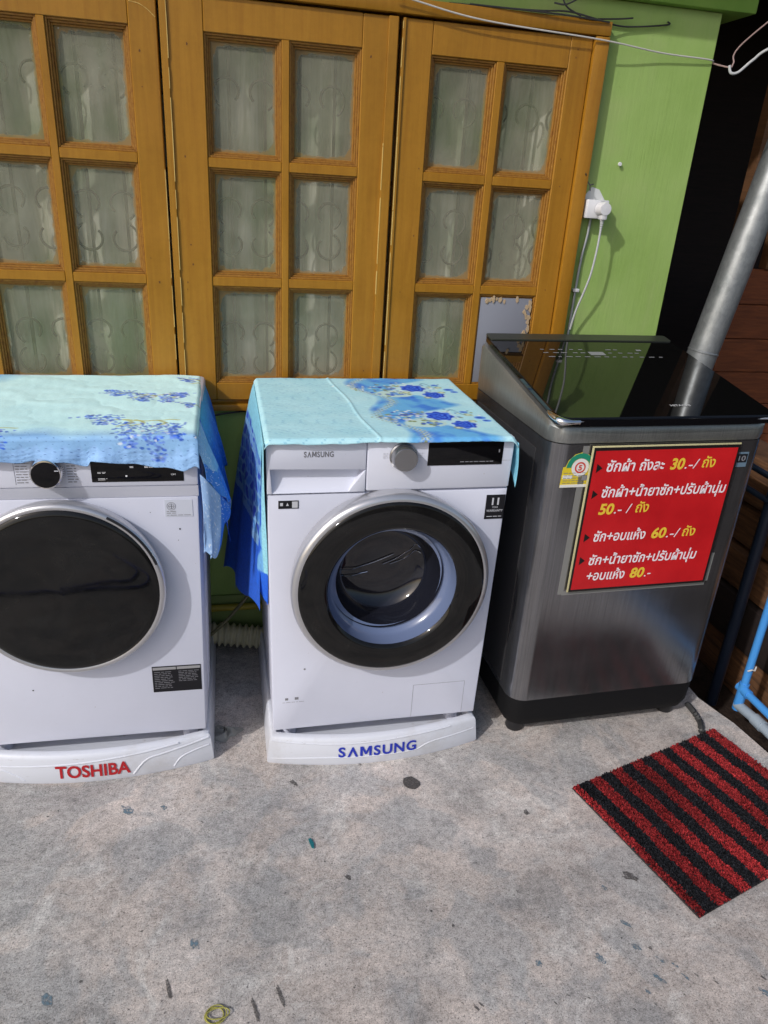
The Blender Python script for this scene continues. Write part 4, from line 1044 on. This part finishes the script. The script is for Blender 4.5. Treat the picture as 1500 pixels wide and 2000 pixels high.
LABT = ['weathered brown timber beam at the bottom of the pile', 'dark stained timber beam second in the pile', 'orange brown timber beam in the middle of the pile', 'short sawn timber beam near the pile top', 'pale brown timber beam on top of the pile']
for i, (x0, x1, y0, y1, z0, z1) in enumerate([(1.62, 1.80, -.9, .45, -.259, -.06), (1.60, 1.79, -.8, .42, -.058, .13), (1.61, 1.8, -.85, .40, .145, .29), (1.63, 1.79, -.7, .38, .31, .47), (1.60, 1.78, -.75, .40, .485, .66)]):
    s = MB().box(x0, x1, y0, y1, z0, z1, .008); tag(s.build('timber_beam', M_TIMBER if i != 1 else M_DKBOARD), LABT[i], 'timber', 'timber beams piled beside the slab')

sh = thing('wooden_shed', 'dim red brown boarded shed across the dark passage', 'shed', (2.3, 1.0, -.26))
def ls_(mb): mb.v = [(x-2.3, y-1.0, z+.26) for x, y, z in mb.v]; return mb
s = MB()
for k in range(9): s.box(2.085, 3.6, 1.0+(.004 if k % 2 else 0), 1.03, -.25+.165*k, -.25+.165*k+.162, .003, 1)
ls_(s).build('boards', M_SHED, sh)
s = MB().prism([(2.032, 1.235), (2.072, 1.235), (2.085, 2.6), (2.045, 2.6)], .985, 1.04, 'y'); ls_(s).build('post', M_POST, sh)
s = MB().box(2.22, 2.29, .985, 1.04, 1.235, 2.6, .003); ls_(s).build('post', M_POST, sh)
s = MB(); s.box(1.12, 4.5, 2.4, 2.42, -.25, 2.6); s.box(4.48, 4.5, 1.0, 2.4, -.25, 2.6); s.box(1.10, 1.12, .95, 2.42, -.25, 2.6); ls_(s).build('inner_wall', M_DKBOARD, sh, smooth=0)  # near-black colour stands in for the unlit interior
s = MB().box(1.0, 4.6, .31, 2.5, 2.6, 2.65); ls_(s).build('sky_blocking_roof', M_DKBOARD, sh, smooth=0)  # unseen cover added to keep the sky off the passage

# ------------------------------------------------------------------ socket, plug, cables
so_ = thing('wall_socket', 'white surface mounted wall socket on a plaster patch of the green pier', 'socket', (.80, WY, 1.44))
q = random.Random(4)
pl = [(-.040, .052), (-.012, .086), (.012, .080), (.038, .048), (.046, .02), (.044, -.002), (-.036, .0)]
s = MB().prism(pl, -.0022, .001, 'y'); s.build('plaster_patch', M_PUTTY, so_, smooth=0)
s = MB().box(-.036, .034, -.038, -.002, .0, .052, .004); s.build('box', M_SOCK, so_)
s = MB().lathe([(.021, -.039), (.019, -.0395), (.018, -.034)], (.012, 0, .028), 'y', 24, close=False); s.build('outlet_ring', M_GREY, so_)
s = MB(); s.tube(smooth_path([(-.004, -.008, .004), (-.005, -.007, -.05), (-.013, -.006, -.12), (-.016, -.006, -.25), (-.017, -.006, -.36)], 8), .006, 8, flat=.6); s.build('supply_cable', M_CABLE, so_)
s = MB().box(-.026, -.006, -.014, -.001, -.216, -.206, .001); s.build('cable_clip', M_SOCK, so_)

pg = thing('power_cord', 'light grey plug and cord pushed into the white wall socket', 'power cord', (.808, WY-.04, 1.45))
s = MB().lathe([(.019, .0), (.0195, -.022), (.017, -.032), (.0, -.033)], (.0, 0, .018), 'y', 28, close=False); s.box(-.008, .010, -.03, -.004, -.012, .012, .004); pb = s.build('plug', M_SOCK, pg)
s = MB()
for k in range(5): s.tube([(.001, -.018, -.012-.006*k), (.001, -.018, -.0165-.006*k)], .006-.0006*k, 10)
s.build('strain_relief', M_CABLE, pg)
s = MB(); s.tube(smooth_path([(.001, -.018, -.035), (-.001, -.020, -.09), (-.006, -.018, -.16), (-.013, -.010, -.21), (-.026, .004, -.28), (-.029, .018, -.34)], 8), .0032, 8); s.build('cord', M_CABLE, pg)

s = MB(); s.lathe([(.005, -.010), (.006, -.007), (.003, -.005), (.003, .004)], (.862, WY, 1.592), 'y', 14); tag(s.build('wall_screw', M_SOCK), 'small white screw left in the green pier above the socket', 'screw')
s = MB()
for a_, b_ in (((.752, -.006, 1.545), (.765, -.012, 1.53)), ((.765, -.012, 1.53), (.772, -.02, 1.533)), ((.765, -.012, 1.53), (.766, -.016, 1.515)), ((.752, -.006, 1.545), (.745, -.014, 1.56))): s.tube([a_, b_], .0018, 6)
tag(s.build('tied_string', M_DCABLE), 'dark knotted string end tied at the window jamb', 'string')

s = MB(); s.tube(smooth_path([(.14, -.03, 1.938), (.205, -.026, 1.926), (.392, -.022, 1.902), (.73, -.018, 1.889), (.92, .002, 1.878), (1.072, .010, 1.876), (1.10, .016, 1.874)], 8), .0021, 8)
tag(s.build('clothes_line', M_STRING), 'thin pale cord strung across the top of the window', 'cord')
s = MB(); s.tube(smooth_path([(1.103, .03, 1.872), (1.112, .0, 1.863), (1.128, -.03, 1.856), (1.135, -.03, 1.866), (1.15, -.04, 1.92), (1.30, -.2, 2.1)], 8), .0022, 8)
tag(s.build('loose_cord', mat('pink_cord', (.3, .2, .19), .6)), 'thin pinkish cord hooked at the pier corner and rising steeply', 'cord')
s = MB(); s.tube(smooth_path([(1.124, -.03, 1.86), (1.13, -.035, 1.842), (1.15, -.04, 1.845), (1.18, -.05, 1.875), (1.22, -.08, 1.91), (1.4, -.2, 2.0)], 8), .0038, 8); tag(s.build('rope_end', M_CABLE), 'thick grey rope with a knot beside the pier corner', 'rope')
s = MB()
for pts in ([(.30, .01, 1.937), (.52, -.014, 1.938), (.62, -.016, 1.944), (.70, -.014, 1.936), (.80, .008, 1.93), (.93, .012, 1.946), (.935, .018, 1.955)], [(.60, -.014, 1.99), (.604, -.02, 1.965), (.622, -.018, 1.95), (.66, -.016, 1.938)], [(.58, -.014, 1.96), (.61, -.02, 1.958), (.64, -.02, 1.972)], [(.35, -.01, 1.936), (.6, -.02, 1.935), (.745, -.016, 1.931)], [(.72, .008, 1.94), (.78, .004, 1.945), (.82, .0, 1.95)]):
    s.tube(smooth_path(pts, 8), .0022, 6)
tag(s.build('old_wiring', M_DCABLE), 'tangled dark wires along the top of the window frame', 'wiring')

# ------------------------------------------------------------------ behind the machines
s = MB(); pr = []
n = 120
pts = [(-.52+.42*k/n, -.045+.012*math.sin(k*.04), .062+.008*math.sin(k*.05)) for k in range(n+1)]
s.tube(pts, [.036+.006*math.sin(k*1.05) for k in range(n+1)], 20); tag(s.build('drain_hose', M_HOSE), 'thick ribbed cream hose lying between the dryer and the washer', 'hose')
s = MB().tube([(-1.2, -.0, .150), (.45, -.0, .150)], .012, 14); tag(s.build('wall_pipe', M_YPIPE), 'yellowish pipe along the foot of the green wall', 'pipe')
s = MB().tube(smooth_path([(-.39, -.12, .11), (-.33, -.11, .16), (-.26, -.09, .235), (-.2, -.06, .30)], 8), .006, 8); tag(s.build('drain_tube', mat('olive_tube', (.14, .13, .06), .5)), 'thin olive tube slanting up between the two white machines', 'tube')
s = MB().tube(smooth_path([(-.40, .012, .80), (-.33, .0, .832), (-.2, .012, .845)], 8), .003, 6); tag(s.build('thin_wire', M_DCABLE), 'thin dark wire on the green wall below the window sill', 'wire')

s = MB(); s.tube(smooth_path([(-1.9, -1.52, .011), (-1.19, -1.60, .011), (-1.09, -1.63, .011), (-.985, -1.649, .011), (-.835, -1.658, .011), (-.64, -1.656, .011), (-.45, -1.70, .011), (-.40, -1.9, .011), (-.6, -2.2, .011)], 10), .010, 12)
s.tube(smooth_path([(-1.0, -1.665, .03), (-.88, -1.668, .029), (-.77, -1.727, .011), (-.67, -1.741, .011), (-.56, -1.80, .011), (-.5, -2.0, .011), (-.7, -2.3, .011)], 10), .010, 12)
tag(s.build('garden_hose', mat('blue_hose', (.02, .06, .4), .35)), 'blue hose on the concrete, mirrored in the dark dryer door', 'hose')

# ------------------------------------------------------------------ litter and marks on the floor
def flat(name, label, cat, m_, cx, cy, pts, h=.002, z=.0015):
    s = MB().prism([(cx+a, cy+b_) for a, b_ in pts], z-.001, z+h, 'z'); o = s.build(name, m_, None, smooth=0); return tag(o, label, cat)
def ragged(r, sq=1., n=12, j=.25, rot=0.):
    out = []
    for k in range(n):
        a = 2*math.pi*k/n; rr = r*random.uniform(1-j, 1+j); x_, y_ = rr*math.cos(a), rr*sq*math.sin(a)
        out.append((x_*math.cos(rot)-y_*math.sin(rot), x_*math.sin(rot)+y_*math.cos(rot)))
    return out
flat('dried_leaf', 'dark grey flattened leaf scrap on the concrete in front of the washer', 'leaf', M_STAIN_D, 0.162, -0.728, ragged(.024, .95, 14, .12), .0012)
flat('teal_scrap', 'small teal plastic scrap on the concrete', 'scrap', M_LEAF, -0.133, -0.888, [(-.004, .015), (.002, .016), (.008, .0), (.007, -.014), (.001, -.010), (-.002, .004)], .003)
s = MB()
for k in range(3): s.tube([(-0.364+(.018+.002*k)*math.cos(a)+.004*k, -1.261+(.015+.003*k)*math.sin(a)*(1 if k < 2 else .5), .0025+.002*k) for a in [i*2*math.pi/30 for i in range(31)]], .0012, 6)
tag(s.build('rubber_band', M_BAND), 'yellowish coiled rubber band on the concrete', 'rubber band')
s = MB().grid(lambda u, v: (-0.335+(.004+.036*v)*(1+.28*math.sin(u*18.85+1)+.12*math.sin(u*44))*math.cos(u*6.283), -0.456+(.004+.028*v)*(1+.28*math.sin(u*18.85+1)+.12*math.sin(u*44))*math.sin(u*6.283), .002+.020*(1-v)**.7*(.6+.4*math.sin(u*25.13+v*6))), 40, 12)
tag(s.build('plastic_scrap', M_PLAS, None, 20), 'crumpled grey plastic scrap beside the dryer stand', 'plastic scrap')
FB = [(-0.581, -0.711, 0.03, 0.5), (-0.493, -0.716, 0.014, 0.7), (-0.405, -1.106, 0.02, 0.6), (-0.684, -1.177, 0.022, 0.6), (0.546, -1.214, 0.022, 0.3), (0.541, -1.269, 0.014, 0.6), (0.449, -1.281, 0.017, 0.7), (0.554, -1.342, 0.022, 0.28), (0.579, -1.305, 0.014, 0.3), (0.604, -1.321, 0.012, 0.3), (0.312, -1.268, 0.011, 0.8), (0.541, -1.12, 0.014, 0.5), (0.613, -1.35, 0.014, 0.3), (0.515, -1.363, 0.01, 0.5), (0.762, -1.408, 0.02, 0.5)]
FD = [(0.619, -1.1, 0.026, 0.6), (0.442, -0.874, 0.012, 0.8), (0.15, -1.333, 0.012, 0.35), (0.162, -1.329, 0.009, 0.35), (-0.284, -1.265, 0.006, 6), (-0.234, -1.243, 0.006, 5), (-0.452, -1.196, 0.006, 5), (0.155, -1.154, 0.006, 0.8), (0.116, -1.112, 0.005, 0.8), (-0.056, -0.996, 0.013, 0.6), (0.571, -1.277, 0.006, 0.8), (0.346, -1.342, 0.007, 0.3), (0.638, -1.349, 0.007, 0.3), (0.672, -1.371, 0.007, 0.35), (0.779, -1.378, 0.008, 0.5), (0.469, -1.392, 0.007, 0.3), (0.517, -1.389, 0.007, 0.3), (0.386, -1.354, 0.006, 0.3), (0.313, -1.352, 0.006, 0.3), (-0.154, -0.681, 0.02, 0.4), (-0.446, -0.692, 0.003, 0.6), (-0.348, -0.707, 0.003, 0.7), (0.035, -0.637, 0.008, 0.5), (-0.752, -0.687, 0.004, 0.6)]
for nm, lst, m_ in (('paint_spots', FB, M_STAIN_B), ('dark_spots', FD, M_STAIN_D)):
    s = MB()
    for i, (x, y, r_, sq) in enumerate(lst):
        rot = R(-55)+random.uniform(-.2, .2) if sq < 1 else R(15)
        pts = ragged(r_*.7, sq, 18, .33, rot); s.add([(x+a, y+b_, .0012) for a, b_ in pts], [tuple(range(len(pts)))])
    if nm == 'dark_spots':
        for i in range(45):
            x, y = random.uniform(-1.2, 1.2), random.uniform(-1.65, -.65); r_ = random.uniform(.0012, .0035)
            s.add([(x+a, y+b_, .0012) for a, b_ in ragged(r_, random.uniform(.5, 1), 7, .3)], [tuple(range(7))])
    s.build(nm, m_, slab, smooth=0)
s = MB().tube(smooth_path([(1.126-.02, -0.613-.05, .008), (1.126-.004, -0.613-.02, .012), (1.126+.004, -0.613, .01), (1.126+.006, -0.613+.03, .014), (1.126+.002, -0.613+.07, .02)], 5), [.006+.005*abs(math.sin(k*1.7)) for k in range(21)], 7)
tag(s.build('debris_clump', M_DCABLE), 'black clump of debris on the concrete between steel washer and mat', 'debris')
